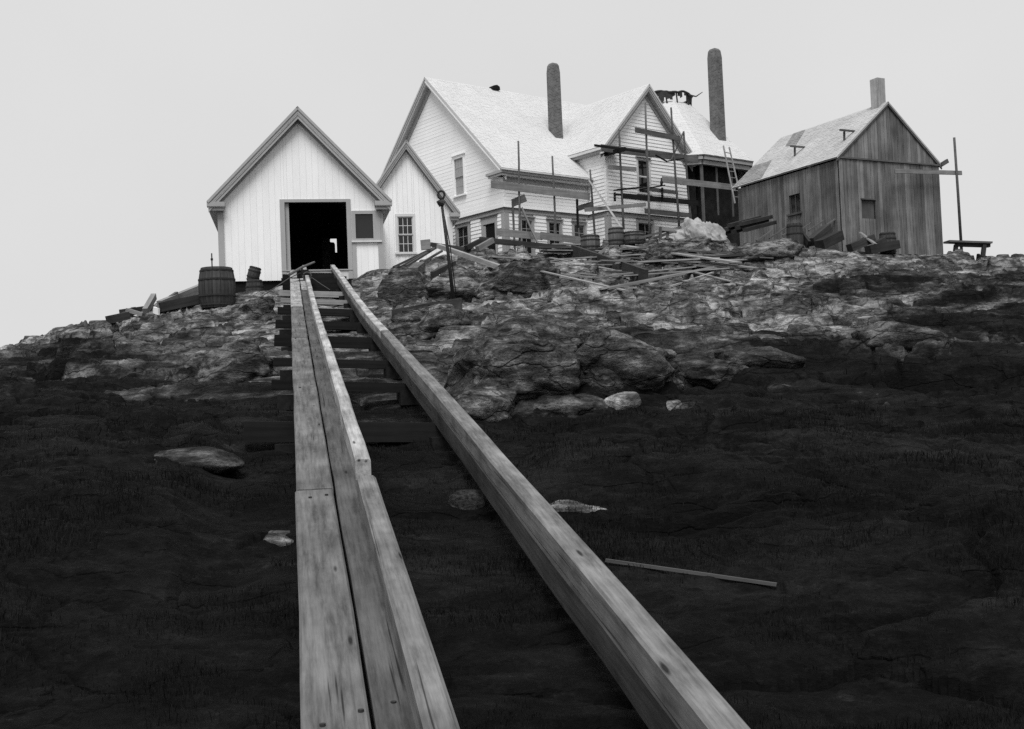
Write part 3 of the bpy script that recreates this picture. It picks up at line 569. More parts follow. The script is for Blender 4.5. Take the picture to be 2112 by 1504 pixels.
# eight-sided engine house roof with an open, unfinished crown
OC = A3(8.0, 56.0, 0); OR = 4.2; oz = 10.98
oc = lambda k, r, z: A3(OC[0] + r * math.cos(math.radians(-75 + 45 * k)), OC[1] + r * math.sin(math.radians(-75 + 45 * k)), z)
eg = thing('engine_house', 'eight sided engine house with pale cone roof and open dark front', 'building', (8.0, 56.0, 5.3))
STONE = plain('shade_dark_granite', .02, .9, .5, 2.5)  # granite colour blackened so the open front reads as deep shade
for k in range(8):
    A, B, C, D = oc(k, OR + .25, oz), oc(k + 1, OR + .25, oz), oc(k + 1, 1.35, 14.25), oc(k, 1.35, 14.25)
    r_ = slab('roof_facet', A, B, C, D, .07, SHINGLE, eg)
    if k in (7, 0, 1): shingles(A, B, C, D, SHINGLE, r_, .135, .17)
    MB().box((oc(k, OR + .14, oz - .14) + oc(k + 1, OR + .14, oz - .14)) / 2, unit(oc(k + 1, 1, 0) - oc(k, 1, 0)) * 1.64, unit(oc(k, 1, 0) + oc(k + 1, 1, 0) - 2 * OC) * .05, Z * .07).out('eave_fascia', TRIM, eg)
    MB().box((oc(k, OR - .03, oz - .32) + oc(k + 1, OR - .03, oz - .32)) / 2, unit(oc(k + 1, 1, 0) - oc(k, 1, 0)) * 1.58, unit(oc(k, 1, 0) + oc(k + 1, 1, 0) - 2 * OC) * .10, Z * .10).out('wall_plate', TRIM, eg)
    beam('corner_post', oc(k, OR - .12, 5.2), oc(k, OR - .12, oz - .42), .14, .14, SCAF, eg, up=A3(1, 0, 0))
    mm = (oc(k, OR - .14, 0) + oc(k + 1, OR - .14, 0)) / 2
    for q in (.33, .66):
        s_ = oc(k, OR - .14, 0) * (1 - q) + oc(k + 1, OR - .14, 0) * q
        beam('stud', s_ + Z * 8.3, s_ + Z * (oz - .42), .06, .09, SCAF, eg, up=A3(1, 0, 0))
    A, B = oc(k, 3.35, 5.0), oc(k + 1, 3.35, 5.0); slab('stone_wall', A, B, B + Z * 6.0, A + Z * 6.0, .3, STONE, eg)
bnd = MB(); nseg = 64
def cr(i, r, z): a = 2 * math.pi * i / nseg; return A3(OC[0] + r * math.cos(a), OC[1] + r * math.sin(a), z)
top_ = [cr(i, 1.40 + .05 * math.sin(i * .9), 14.70 + .05 * math.sin(i * .7 + 1) + random.uniform(-.02, .02)) for i in range(nseg + 1)]
bnd.tube(top_, .055, 6)                                     # bent hoop left round the open crown, torn paper hanging from it
for i in range(0, nseg, 4):
    if i % 12 != 8: bnd.tube([cr(i, 1.36, 14.15), cr(i + random.uniform(-.6, .6), 1.40, 14.72)], .04, 5)
for i in range(nseg):
    k = (math.sin(i * 1.7) + math.sin(i * .53 + 2)) * .5
    if k > -.55:
        l0 = 14.60 - .36 * (k + .62) * random.uniform(.6, 1.1); l1 = 14.60 - .36 * (k + .62) * random.uniform(.5, 1.1)
        q = [cr(i, 1.39, l0), cr(i + 1, 1.39, l1), cr(i + 1, 1.39, 14.72), cr(i, 1.39, 14.72)]; q2 = [cr(i, 1.41, l0), cr(i + 1, 1.41, l1), cr(i + 1, 1.41, 14.72), cr(i, 1.41, 14.72)]
        bnd.add(q + q2, [[0, 1, 2, 3], [4, 5, 6, 7], [0, 1, 5, 4], [2, 3, 7, 6], [0, 3, 7, 4], [1, 2, 6, 5]])
e0 = cr(-7, 1.45, 14.62); bnd.tube([e0, e0 + A3(.35, -.1, -.12), e0 + A3(.66, -.2, .06)], .05, 6, .015)
bnd.out('crown_frame', TARP, eg)
chimney(eg, A3(10.28, 54.05, 0), .52, 11.4, 16.5, he, hd, BRICK)

# ------------------------------------------------------------------ workmen's shed of rough upright boards
TS = math.radians(27); sdir = A3(-math.sin(TS), math.cos(TS), 0); se = A3(math.cos(TS), math.sin(TS), 0); SC = P(1733, 420, 42.0)
sf = frame(SC, se, -sdir); ss = frame(SC, sdir, -se)
wk = thing('work_shed', 'weathered board work shed with pale roof on the right', 'shed', (SC[0], SC[1], 4.9))
SW, SL = 5.16, 5.9; stop = lambda u: 10.76 - abs(u - SW / 2) * .83
upright_boards(sf, wk, 0, SW, 5.0, lambda u: 8.55, [(1.02, 1.70, 6.35, 7.06)], .17, SHEDV, DARKW, gap=.012, jit=.014, zjit=.06)
upright_boards(sf, wk, 0, SW, 8.62, stop, [], .17, SHEDV, DARKW, gap=.012, jit=.014, extra=(SW / 2,), name='gable_board')
upright_boards(ss, wk, .03, SL, 5.0, lambda u: 8.5, [(2.14, 2.76, 6.92, 7.65)], .16, SHEDV, DARKW, gap=.012, jit=.014, zjit=.06)
beam('girt', sf(-.02, .045, 8.585), sf(SW, .045, 8.585), .07, .06, SCAF, wk)
MB().rect(sf, 1.02, 1.70, 6.35, 7.06, -.07, -.03).out('window_shutter', wood('shutter_boards', .09, 2), wk); MB().rect(sf, .98, 1.74, 7.06, 7.11, .026, .06).out('window_head', SCAF, wk)
MB().rect(ss, 2.14, 2.76, 6.92, 7.65, -.09, -.05).out('window_pane', GLASS, wk)
for u in (2.14, 2.45, 2.74): MB().rect(ss, u - .02, u + .02, 6.92, 7.65, -.049, -.02).out('window_bar', SCAF, wk)
MB().rect(ss, 2.05, 2.85, 6.84, 6.915, .03, .12).out('window_sill', SCAF, wk)
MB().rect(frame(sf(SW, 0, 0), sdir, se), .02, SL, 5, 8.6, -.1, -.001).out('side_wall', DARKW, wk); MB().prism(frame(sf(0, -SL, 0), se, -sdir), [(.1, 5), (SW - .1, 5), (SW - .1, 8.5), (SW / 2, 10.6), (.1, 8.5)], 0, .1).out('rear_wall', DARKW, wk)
ez, rz_ = 8.58, 10.88
A = sf(-.16, .10, ez - .0); B = sf(-.16, -SL - .2, ez - .0); C = sf(SW / 2, -SL - .2, rz_); D = sf(SW / 2, .10, rz_)
r_ = slab('roof', A, B, C, D, .06, SHEDROOF, wk); shingles(A, B, C, D, SHEDROOF, r_, .14, .17, .008)
wet = wood('damp_dark_shingles', .24, 1, .35, 0, 12); Bq = lambda a, b: A + (B - A) * a + (D - A) * b
nn_ = unit(np.cross(B - A, D - A)); nn_ = nn_ if nn_[2] > 0 else -nn_
shingles(*[Bq(a, b) + nn_ * .016 for a, b in ((.70, .02), (.99, .02), (.99, .42), (.80, .42))], wet, r_, .14, .17, .008)
shingles(*[Bq(a, b) + nn_ * .016 for a, b in ((.66, .62), (.80, .70), (.86, .99), (.74, .99))], wet, r_, .14, .17, .008)
slab('roof', sf(SW + .14, .10, ez), sf(SW + .14, -SL - .2, ez), C, D, .06, SHEDROOF, wk)
for u in (-.13, SW + .11):
    q = 1 if u < 1 else -1
    MB().prism(sf, [(u, ez - .15), (SW / 2, rz_ - .15), (SW / 2, rz_ - .07), (u, ez - .07)], .036, .085).out('barge_board', SCAF, wk)
chimney(wk, sf(SW / 2 - .05, -.36, 0), .38, 10.4, 11.85, se, sdir, wood('pale_flue_boards', .50, 2, .5, .3, 10), taper=-.03, cap=False)
for px, py, ln in ((1640, 322, .5), (1742, 290, .5)):        # roof jacks left on the slope
    pz = onplane(px, py, A, nn_); t_ = pz + nn_ * .0
    beam('roof_jack', t_ + nn_ * .02, t_ + Z * .34, .07, .07, SCAF, wk, up=A3(1, 0, 0)); beam('roof_jack_arm', t_ + Z * .36 - sf.U * .30 - sdir * .1, t_ + Z * .36 + sf.U * .42 - sdir * .1, .08, .06, SCAF, wk)
beam('roof_jack', sf(SW * .80, -.2, 9.4), sf(SW * .80, -.2, 9.85), .07, .07, SCAF, wk, up=A3(1, 0, 0))
beam('gutter_bracket', sf(SW + .05, .1, 8.60), sf(SW + .42, .1, 8.78), .07, .16, SCAF, wk)

# ------------------------------------------------------------------ boat ramp: plank walk, guide rails, ties on cribbing
rw = thing('boat_ramp', 'long timber boat ramp with two rails running up to the boathouse', 'ramp', RP(0, 20, -.6))
def longbeam(name, u0, u1, s0, s1, top, bot, mat, du0=0.0, step=.8, wob=.004, cham=.012, dzt=0.0):
    n = max(2, int((s1 - s0) / step)); Vv = []; Ff = []
    for i in range(n + 1):
        s = s0 + (s1 - s0) * i / n; w = random.uniform(-wob, wob); h = random.uniform(-wob, wob) * .6
        for u, dz in ((u0 + w, bot), (u1 + w, bot), (u1 + w, top + h - cham), (u1 + w - cham, top + h), (u0 + w + cham, top + h), (u0 + w, top + h - cham)): Vv.append(RP(u, s, dz))
    k = 6
    for i in range(n):
        for j in range(k): Ff.append([i * k + j, i * k + (j + 1) % k, (i + 1) * k + (j + 1) % k, (i + 1) * k + j])
    Ff += [list(range(k)), list(range(n * k, n * k + k))]
    o = fixn(mesh(name, Vv, Ff, mat, rw))
    # own axes with X along the timber, for the grain
    c = RP((u0 + u1) / 2, (s0 + s1) / 2, 0); x = unit(RP(0, s0) - RP(0, s1)); y = np.cross(Z, x); y = unit(y); z = np.cross(x, y)
    m = Matrix.Identity(4)
    for i in range(3): m[i][0], m[i][1], m[i][2], m[i][3] = x[i], y[i], z[i], (c - ORG[rw.name])[i]
    o.data.transform(m.inverted()); o.matrix_basis = m; return o
TOPP = -.165
for (a, b) in ((-.985, -.705), (-.682, -.43)):
    cuts = [-.25, 7.4, 14.6, 21.5, 27.6, 33.05, 39.2, 46.0] if a < -.8 else [-.25, 9.5, 17.0, 26.0, 46.0]
    for s0, s1 in zip(cuts, cuts[1:]): longbeam('walk_plank', a + random.uniform(-.006, .006), b + random.uniform(-.004, .004), s0 + .006, s1 - .006, TOPP + random.uniform(-.004, .004), TOPP - .055, PLANKP if s1 < 15 else PLANK if a < -.8 else PLANKD)
longbeam('guide_rail', -.525, -.405, -.9, 32.85, 0, TOPP + .003, TIMBER, cham=.015); longbeam('guide_rail', -.535, -.40, 33.35, 46, -.015, TOPP + .003, TIMBERM, cham=.02)
for a, b in ((-.9, 11.0), (11.02, 22.4), (22.42, 46)):
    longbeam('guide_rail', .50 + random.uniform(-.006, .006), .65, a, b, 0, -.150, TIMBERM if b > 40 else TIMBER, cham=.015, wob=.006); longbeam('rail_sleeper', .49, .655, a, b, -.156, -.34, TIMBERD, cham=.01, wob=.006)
rr = random.Random(3)
for s, ul, ur in ((.6, -1.25, 1.0), (3.0, -1.28, 1.05), (5.6, -1.22, .9), (8.4, -1.30, 1.0), (10.8, -1.25, .8), (13.6, -1.30, .75), (16.8, -1.32, .70), (20.2, -1.30, .9), (23.6, -1.28, .75), (26.2, -1.26, .8), (29.6, -1.50, .72)):
    tm = LUMBER if abs(s - 10.8) < .1 or abs(s - 8.4) < .1 else DARKW
    beam('tie', RP(ul, s, TOPP - .17 - .004), RP(ur, s + rr.uniform(-.08, .08), -.345 - .115 if True else 0), rr.uniform(.16, .25), rr.choice((.13, .17, .21)), tm, rw, jit=.02, bev=.015)
    for uu in (-1.08, .55):
        p = RP(uu, s, 0); gz_ = gz(p[0], p[1]); top_ = p[2] + TOPP - .30; n_b = max(1, int((top_ - gz_ + .25) / .20))
        for q in range(min(n_b, 4)):
            c = A3(p[0], p[1], top_ - .02 - q * .21 - .1) + RU * rr.uniform(-.04, .04)
            ax_ = RD if q % 2 == 0 else RU
            beam('crib_block', c - ax_ * .32, c + ax_ * .32, .26, .20, DARKW, rw, jit=.01, bev=.012)
for s in (2.0, 5.0): beam('cross_brace', RP(-.4, s, -.26), RP(.5, s, -.28), .09, .24, DARKW, rw)
beam('prop', RP(.58, 8.9, -.95), RP(.58, 8.9, -.34), .09, .09, LUMBER, rw, up=RU)
for u, s in ((-.9, 37.05), (-.74, 36.95), (-.60, 36.9), (-.88, 33.3), (-.76, 33.25), (-.9, 27.8), (-.6, 27.7), (-.92, 21.7), (-.62, 24.6)):
    m = MB(); c = RP(u, s, TOPP + .001); m.tube([c - Z * .01, c + Z * .007], .013, 8); m.out('spike_head', IRON, rw)
# stick and block lashed across the rail with rope
lz = thing('lashed_block', 'wooden block and stick lashed with rope to the left ramp rail', 'rope lashing', RP(-.55, 5.6, 0))
beam('block', RP(-.78, 5.6, .02), RP(-.40, 5.6, .05), .34, .22, DARKW, lz, jit=.03); m = MB(); m.tube([RP(-1.0, 6.6, .08), RP(-.62, 5.6, .24), RP(-.2, 4.4, .34)], .045, 8, .035); m.out('stick', SCAF, lz)
for s in (5.35, 5.5, 5.85):
    m = MB(); m.tube([RP(-.46 + .13 * math.cos(a), s, -.03 + .13 * math.sin(a)) for a in np.linspace(0, 2 * math.pi, 16)], .022, 6); m.out('rope_turn', ROPE, lz)
p_ = RP(-1.9, 7.0, 0); p_ = A3(p_[0], p_[1], gz(p_[0], p_[1]) + .05)
m = MB(); m.tube([RP(-.6, 5.7, .10), RP(-1.0, 6.1, -.05), p_], .016, 6); m.out('rope', ROPE, lz); m = MB(); m.tube([RP(-.98, 4.6, TOPP + .02), RP(-.55, 4.6, TOPP + .02)], .02, 6); m.out('rope', ROPE, lz)
m = MB(); m.tube([RP(-.4, 5.6, -.02), RP(-.05, 6.3, -.25), RP(.2, 6.7, -.4)], .012, 6); m.out('rope', ROPE, lz)

# ------------------------------------------------------------------ scaffolds
def stick(name, p0, p1, w, h, mat, par, up=Z): return beam(name, p0, p1, w, h, mat, par, up=up, jit=.02, bev=.004)
s1 = thing('scaffold', 'pole scaffold with boards along the shingled front of the dwelling', 'scaffold', tuple(ff(2, 1.1, 5.4)))
def fs(px, py, n=1.0): return onplane(px, py, ff(0, n, 0), -hd)
def ws(px, py, n=.9): return onplane(px, py, wf(0, n, 0), -hd)
def pole(fn, par, t, b, r=.042, mat=SCAF, n=1.0):
    p0, p1 = fn(*t, n), fn(*b, n); p1[2] = min(p1[2], gz(p1[0], p1[1]) - .1) if False else p1[2]
    m = MB(); k = 5; pts = [p0 + (p1 - p0) * i / k + RU * random.uniform(-.012, .012) * (0 < i < k) for i in range(k + 1)]; m.tube(pts, r * .75, 8, r); o = m.out('pole', mat, par, smooth=True); return o
for t, b in (((1069, 291), (1073, 528)), ((1139, 322), (1148, 520)), ((1217, 350), (1229, 515))): pole(fs, s1, t, b, .05, SCAF, 1.0)
U_ = -hd
def board(fn, par, a, b, h, th=.035, n=1.0, mat=SCAF, name='ledger_board'): return stick(name, fn(*a, n), fn(*b, n), th, h, mat, par)
board(fs, s1, (1013, 380), (1105, 392), .30, n=1.06, mat=SCAFP); board(fs, s1, (1100, 391.5), (1216, 405.5), .30, n=1.10, mat=SCAFP)
board(fs, s1, (1024, 478.5), (1118, 488), .30, n=1.07, mat=SCAFP); board(fs, s1, (1115, 486), (1224, 499), .30, n=1.11, mat=SCAFP)
stick('post', fs(1057, 412, .7), fs(1062, 520, .7), .09, .09, SCAF, s1, up=A3(1, 0, 0)); stick('bracket_arm', fs(1057, 419, .7), fs(1084, 408, 1.15), .08, .30, SCAF, s1)
stick('brace', fs(1076, 428, 1.1), fs(1117, 520, 1.4), .07, .07, LUMBER, s1); stick('post', fs(1190, 411, .7), fs(1192, 470, .7), .10, .10, DARKW, s1, up=A3(1, 0, 0)); stick('bracket_arm', fs(1192, 430, .75), fs(1222, 421, 1.1), .08, .22, SCAF, s1)
pb = P(1292, 483, 43.0); stick('leaning_plank', fs(1218, 376, 1.2), A3(pb[0], pb[1], max(pb[2], gz(pb[0], pb[1]))), .24, .06, LUMBER, s1, up=-hd)
s2 = thing('scaffold', 'tall pole scaffold with cross boards before the gabled wing of the dwelling', 'scaffold', tuple(wf(2, 1.1, 5.4)))
for t, b, n in (((1277, 268), (1287, 500), .9), ((1331, 212), (1341, 500), 1.0), ((1384, 222), (1402, 490), 1.0), ((1410, 271), (1426, 480), .9)): pole(ws, s2, t, b, .055, SCAF, n)
for a, b, h, n, mt in (((1310, 268), (1402, 286), .22, 1.07, SCAF), ((1226, 300), (1330, 314), .10, 1.0, DARKW), ((1240, 305), (1345, 318), .30, .62, SCAF), ((1340, 317), (1440, 329), .30, .66, SCAF), ((1254, 345), (1312, 349), .18, .5, SCAFP), ((1266, 401), (1345, 406), .09, .9, DARKW),
                       ((1285, 404), (1440, 419), .22, .96, DARKW), ((1320, 388), (1398, 398), .14, .5, SCAF), ((1330, 435), (1426, 445), .22, .96, SCAF), ((1206, 433), (1332, 422), .16, 1.3, SCAFP), ((1366, 370), (1516, 387), .28, .96, SCAFP)): board(ws, s2, a, b, h, .04, n, mt)
for a, b in (((1268, 400), (1268, 412)), ((1366, 370), (1364, 380)), ((1366, 390), (1366, 405))): stick('putlog', ws(*a, .3), ws(*b, 1.25), .10, .14, DARKW, s2)
stick('putlog', wf(.0, 0, 10.55), wf(-.15, 1.4, 10.50), .12, .16, DARKW, s2); stick('bent_batten', ws(1375, 333, .8), ws(1410, 327, .9), .06, .05, DARKW, s2); stick('bent_batten', ws(1375, 333, .8), ws(1352, 320, .9), .06, .05, DARKW, s2)
stick('plank', ws(1270, 392, .8), ws(1322, 387, .8), .3, .05, DARKW, s2); stick('plank', ws(1322, 391, .8), ws(1367, 383, .8), .3, .05, DARKW, s2); stick('brace', ws(1410, 272, .95), ws(1385, 330, 1.0), .05, .05, SCAF, s2)
# ladder against the engine house eave
lf = frame(oc(0, OR + .5, 0), unit(oc(1, 1, 0) - oc(0, 1, 0)), unit(oc(0, 1, 0) + oc(1, 1, 0) - 2 * OC))
ld = thing('ladder', 'wooden ladder leaning on the eave of the engine house', 'ladder', tuple(oc(.5, OR + 1.5, 5.6)))
def lp(px, py, n): return onplane(px, py, lf(0, n, 0), lf.N)
La, Lb, Ra, Rb = lp(1492, 301, .15), lp(1516, 420, 1.2), lp(1504, 304, .15), lp(1531, 420, 1.2)
m = MB(); m.tube([La, Lb], .04, 6); m.out('ladder_rail', SCAFP, ld); m = MB(); m.tube([Ra, Rb], .04, 6); m.out('ladder_rail', SCAFP, ld)
for i in range(1, 9):
    t = i / 9; m = MB(); m.tube([La + (Lb - La) * t, Ra + (Rb - Ra) * t], .02, 6); m.out('rung', SCAFP, ld)
s3 = thing('scaffold', 'single leaning pole with a long ledger tied to the work shed', 'scaffold', tuple(P(1983, 527, 44.2)))
def ks(px, py, n=.35): return onplane(px, py, sf(0, n, 0), -sdir)
m = MB(); m.tube([P(1968, 284, 44.2), P(1976, 400, 44.2), P(1984, 530, 44.2)], .05, 8, .06); m.out('pole', SCAF, s3, True); stick('ledger_board', ks(1845, 353), ks(1983, 357), .06, .16, SCAFP, s3)

# ------------------------------------------------------------------ boulders and ledge knobs standing out of the turf
def boulder(name, label, px0, px1, pt, pb, Y, mat, sub=4, depth=.9, seed=0, tilt=0.0, group=None, flat=.66):
    Yh = hit((px0 + px1) / 2, pb); Y = Yh if Yh and abs(Yh - Y) < 6 else Y
    scale = FPX / Y; w = (px1 - px0) / scale / 2; h = (pb - pt) / scale; c = P((px0 + px1) / 2, pb, Y); hh = h * (.62 if Y > 11 else 1.1)
    c = A3(c[0], c[1] + w * depth * .55, c[2] + h * .97 - hh - (.03 if Y < 11 else 0))
    bm = bmesh.new(); bmesh.ops.create_icosphere(bm, subdivisions=sub, radius=1)
    rb = random.Random(seed * 11 + 5); cuts = [(Vector((rb.uniform(-1, 1), rb.uniform(-1, .6), rb.uniform(-.2, 1))).normalized(), rb.uniform(.62, .9)) for _ in range(9)]
    for v in bm.verts:
        d = Vector(v.co); e = flat
        q = Vector([math.copysign(abs(t) ** e, t) for t in d])
        for cn_, cd_ in cuts:
            ov = q.dot(cn_) - cd_
            if ov > 0: q = q - cn_ * ov * .85
        pos = Vector((q.x * w, q.y * w * depth, q.z * hh)) * 1.12; s0 = Vector((seed * 3.7, seed * 1.3, seed * 5.1))
        n1 = mnoise.fractal(Vector((pos.x * .9, pos.y * .9, pos.z * 1.4)) + s0, 1.0, 2.0, 4); st = mnoise.fractal(Vector((pos.x * .9, pos.y * 1.2, pos.z * 6 + pos.x * (tilt * 4 + .5))) + s0, .8, 2.0, 6) - 1.1 * max(0, .16 - abs(mnoise.noise(Vector((pos.x * .5, pos.y * .6, pos.z * 3.2 + pos.x * .6)) + s0))) / .16
        kk = 2.2 if Y < 10 else 1.0; f = 1 + .20 * n1 * kk + .085 * st * kk + .06 * mnoise.fractal(pos * 7 + s0, .8, 2, 4); pos = pos * f; pos.z += tilt * pos.x; v.co = pos
    me = bpy.data.meshes.new(name); bm.to_mesh(me); bm.free(); me.materials.append(mat); me.polygons.foreach_set('use_smooth', [True] * len(me.polygons))
    o = bpy.data.objects.new(name, me); COL.objects.link(o); o.location = tuple(c); return props(o, label, 'rock', group)
BL = [
 ('big rounded dark boulder right of the ramp with lichen flecks', 918, 1192, 660, 800, 16.6, ROCK, 5, .9, 1, 0),
 ('tilted slab of ledge with a pale upper edge beside the big boulder', 1188, 1414, 676, 782, 17.6, ROCK, 5, .7, 2, -.12),
 ('flat grey rock touching the right ramp rail below the big boulder', 925, 1066, 788, 862, 14.0, ROCK, 4, .8, 3, 0),
 ('low dark rock at the turf edge left of the white stone', 1062, 1246, 802, 850, 13.8, ROCKD, 4, .8, 4, 0),
 ('white rounded stone at the edge of the turf', 1238, 1328, 807, 842, 13.4, ROCKL, 4, .8, 5, 0),
 ('small white stone lying right of the white rounded stone', 1362, 1412, 825, 844, 13.1, ROCKL, 4, .8, 6, 0),
 ('cracked ledge knob close above the ramp rail', 808, 985, 618, 690, 21.5, ROCK, 5, .8, 7, .1),
 ('dark wedge rock in the hollow below the tilted slab', 1196, 1300, 746, 806, 15.8, ROCKD, 4, .7, 8, -.2),
 ('long low dark hump of rock on the right slope', 1480, 1664, 706, 756, 18.2, ROCKD, 4, .6, 9, -.05),
 ('pale low slab below the long dark hump', 1400, 1570, 738, 790, 16.8, ROCKD, 4, .6, 10, -.08),
 ('layered ledge block beneath the scattered sticks by the boathouse', 788, 900, 548, 628, 31.5, ROCK, 4, .7, 11, 0),
 ('layered ledge block behind the iron rod', 868, 1010, 545, 612, 33.0, ROCK, 4, .7, 12, .05),
 ('broad layered ledge under the dark long timber', 990, 1150, 520, 604, 34.5, ROCK, 5, .6, 13, 0),
 ('pale weathered end of the layered ledge beside the wide dark plank', 1110, 1242, 536, 606, 34.0, ROCKL, 4, .7, 14, -.1),
 ('upright pale stone below the barrel near the dwelling', 1246, 1280, 502, 540, 38.5, ROCKL, 4, .8, 15, 0),
 ('ledge of rock carrying the heap of canvas', 1345, 1510, 488, 536, 38.5, ROCK, 5, .6, 16, 0),
 ('long low rock ledge in front of the work shed', 1500, 1650, 493, 530, 38.8, ROCK, 4, .5, 17, -.03),
 ('pale split rock at the end of the long boards', 1540, 1600, 560, 606, 30.0, ROCKL, 4, .7, 18, 0),
 ('low dark hump of ledge on the far right slope', 1770, 1960, 660, 716, 22.0, ROCKD, 4, .5, 19, -.06),
 ('bright bare rock in the dark turf left of the ramp', 505, 622, 1097, 1127, 7.2, ROCKL, 4, .8, 20, .03),
 ('bright bare rock in the dark turf right of the ramp', 1118, 1282, 1021, 1060, 8.2, ROCKL, 4, .6, 21, -.02),
 ('dull grey stone in the turf close to the right rail', 932, 1002, 1016, 1048, 8.3, ROCKD, 4, .8, 22, 0),
 ('long thin shelf of rock in the turf left of the ramp', 245, 500, 924, 948, 9.9, ROCKD, 4, .5, 23, .05),
 ('pale ledge knob between boathouse barrels and ramp', 480, 572, 612, 668, 33.5, ROCK, 4, .8, 24, .1),
 ('grey ledge hump left of the ramp ties', 400, 560, 700, 790, 21.0, ROCKD, 5, .7, 25, .08),
]
for i, (lb, a, b, t, bt, Y, mt, su, de, sdv, ti) in enumerate(BL): boulder('boulder' if Y < 25 else 'rock_ledge', lb, a, b, t, bt, Y, mt, su, de, sdv, ti)

# ------------------------------------------------------------------ barrels
STV = {}
def barrel(name, label, base, h, r, mat, cat='barrel', axis=None, group=None, hoops=(.08, .30, .70, .92), bulge=.16, rod=False):
    o = thing(name, label, cat, tuple(base), group); N_ = 14
    key = (round(h, 3), round(r, 3), mat.name)
    if key not in STV:
        Vv = []; Ff = []; K = 7
        for i in range(K + 1):
            t = i / K; rr_ = r * (1 - bulge * (2 * t - 1) ** 2)
            for a in (-1, 1):
                for d in (0, -.035): an = a * (math.pi / N_ - .012); Vv.append(((rr_ + d) * math.cos(an), (rr_ + d) * math.sin(an), t * h))
        for i in range(K):
            b_ = 4 * i; Ff += [[b_, b_ + 4, b_ + 6, b_ + 2], [b_ + 1, b_ + 3, b_ + 7, b_ + 5], [b_, b_ + 1, b_ + 5, b_ + 4], [b_ + 2, b_ + 6, b_ + 7, b_ + 3]]
        Ff += [[0, 2, 3, 1], [4 * K, 4 * K + 1, 4 * K + 3, 4 * K + 2]]
        me = bpy.data.meshes.new('stave'); me.from_pydata(Vv, [], Ff); me.materials.append(mat)
        bm = bmesh.new(); bm.from_mesh(me); bmesh.ops.recalc_face_normals(bm, faces=bm.faces[:]); bm.to_mesh(me); bm.free(); STV[key] = me
    for k in range(N_):
        s_ = bpy.data.objects.new('stave', STV[key]); COL.objects.link(s_); s_.parent = o; s_.rotation_euler[2] = 2 * math.pi * k / N_
    for t in hoops:
        rr_ = r * (1 - bulge * (2 * t - 1) ** 2) + .006; m = MB(); Vv = []
        q = 24
        for dz in (-.022, .022):
            for d in (0, .007): Vv += [A3(base[0] + (rr_ + d) * math.cos(2 * math.pi * j / q), base[1] + (rr_ + d) * math.sin(2 * math.pi * j / q), base[2] + t * h + dz) for j in range(q)]
        Ff = []
        for j in range(q):
            k2 = (j + 1) % q; Ff += [[j, k2, q + k2, q + j], [2 * q + j, 3 * q + j, 3 * q + k2, 2 * q + k2], [q + j, q + k2, 3 * q + k2, 3 * q + j], [j, 2 * q + j, 2 * q + k2, k2]]
        fixn(mesh('hoop', Vv, Ff, IRON, o))
    m = MB(); m.tube([A3(*base) + Z * (h - .05), A3(*base) + Z * (h - .03)], r * (1 - bulge) - .03, 20); m.out('barrel_head', mat, o)
    if rod: m = MB(); m.tube([A3(*base) + A3(-.12, 0, h - .03), A3(*base) + A3(-.12, 0, h + .42)], .018, 6); m.tube([A3(*base) + A3(-.12, 0, h + .22), A3(*base) + A3(-.12, 0, h + .28)], .035, 6); m.out('pump_rod', IRON, o)
    if axis is not None: o.rotation_euler = Vector(axis).to_track_quat('Z', 'Y').to_euler()
    return o
def onground(px, Y, dz=0.0, py=600): p = P(px, py, Y); return A3(p[0], p[1], gz(p[0], p[1]) + dz)
by_ = hit(449, 634) or 38.5; by_ = by_ if 29 < by_ < 40 else 38.5; bp = P(449, 636, by_); barrel('barrel', 'large dark barrel with a rod in it left of the boathouse', A3(bp[0], bp[1], min(bp[2], gz(bp[0], bp[1]) + .0)), P(449, 553, by_)[2] - min(bp[2], gz(bp[0], bp[1])), .66 * by_ / 41, BARREL, rod=True)
kp = P(526, 612, 39.6); kz = min(kp[2], gz(kp[0], kp[1])); kt = P(526, 578, 39.6)[2]
barrel('barrel', 'dark upright barrel by the boathouse wall with a keg leaning on it', A3(kp[0], kp[1], kz), kt - kz, .31, BARREL)
barrel('keg', 'small tilted keg resting on the barrel by the boathouse wall', A3(kp[0] - .09, kp[1], kt - .04), .52, .22, BARREL, 'keg', axis=(.28, 0, .95))
for lb, px, py0, py1, Y, r, mt in (('pale barrel standing before the gabled wing of the dwelling', 1272, 470, 508, 41.0, .30, BARRELP), ('low wooden tub right of the pale barrel', 1308, 479, 505, 41.4, .42, BARRELP), ('low wooden tub left of the pale barrel', 1218, 486, 512, 41.8, .36, BARRELP),
                                   ('barrel standing against the side of the work shed', 1640, 462, 502, 41.0, .30, BARREL), ('barrel standing before the front of the work shed', 1832, 480, 520, 41.2, .30, BARREL)):
    Yh = hit(px, py1); Y = Yh if Yh and abs(Yh - Y) < 3 else Y
    b_ = P(px, py1, Y); zt = P(px, py0, Y)[2]; zb = min(b_[2], gz(b_[0], b_[1]) + .02); barrel('barrel' if r < .33 else 'tub', lb, A3(b_[0], b_[1], zb), zt - zb, r, mt, bulge=.12 if r < .33 else .08, cat='barrel' if r < .33 else 'tub')

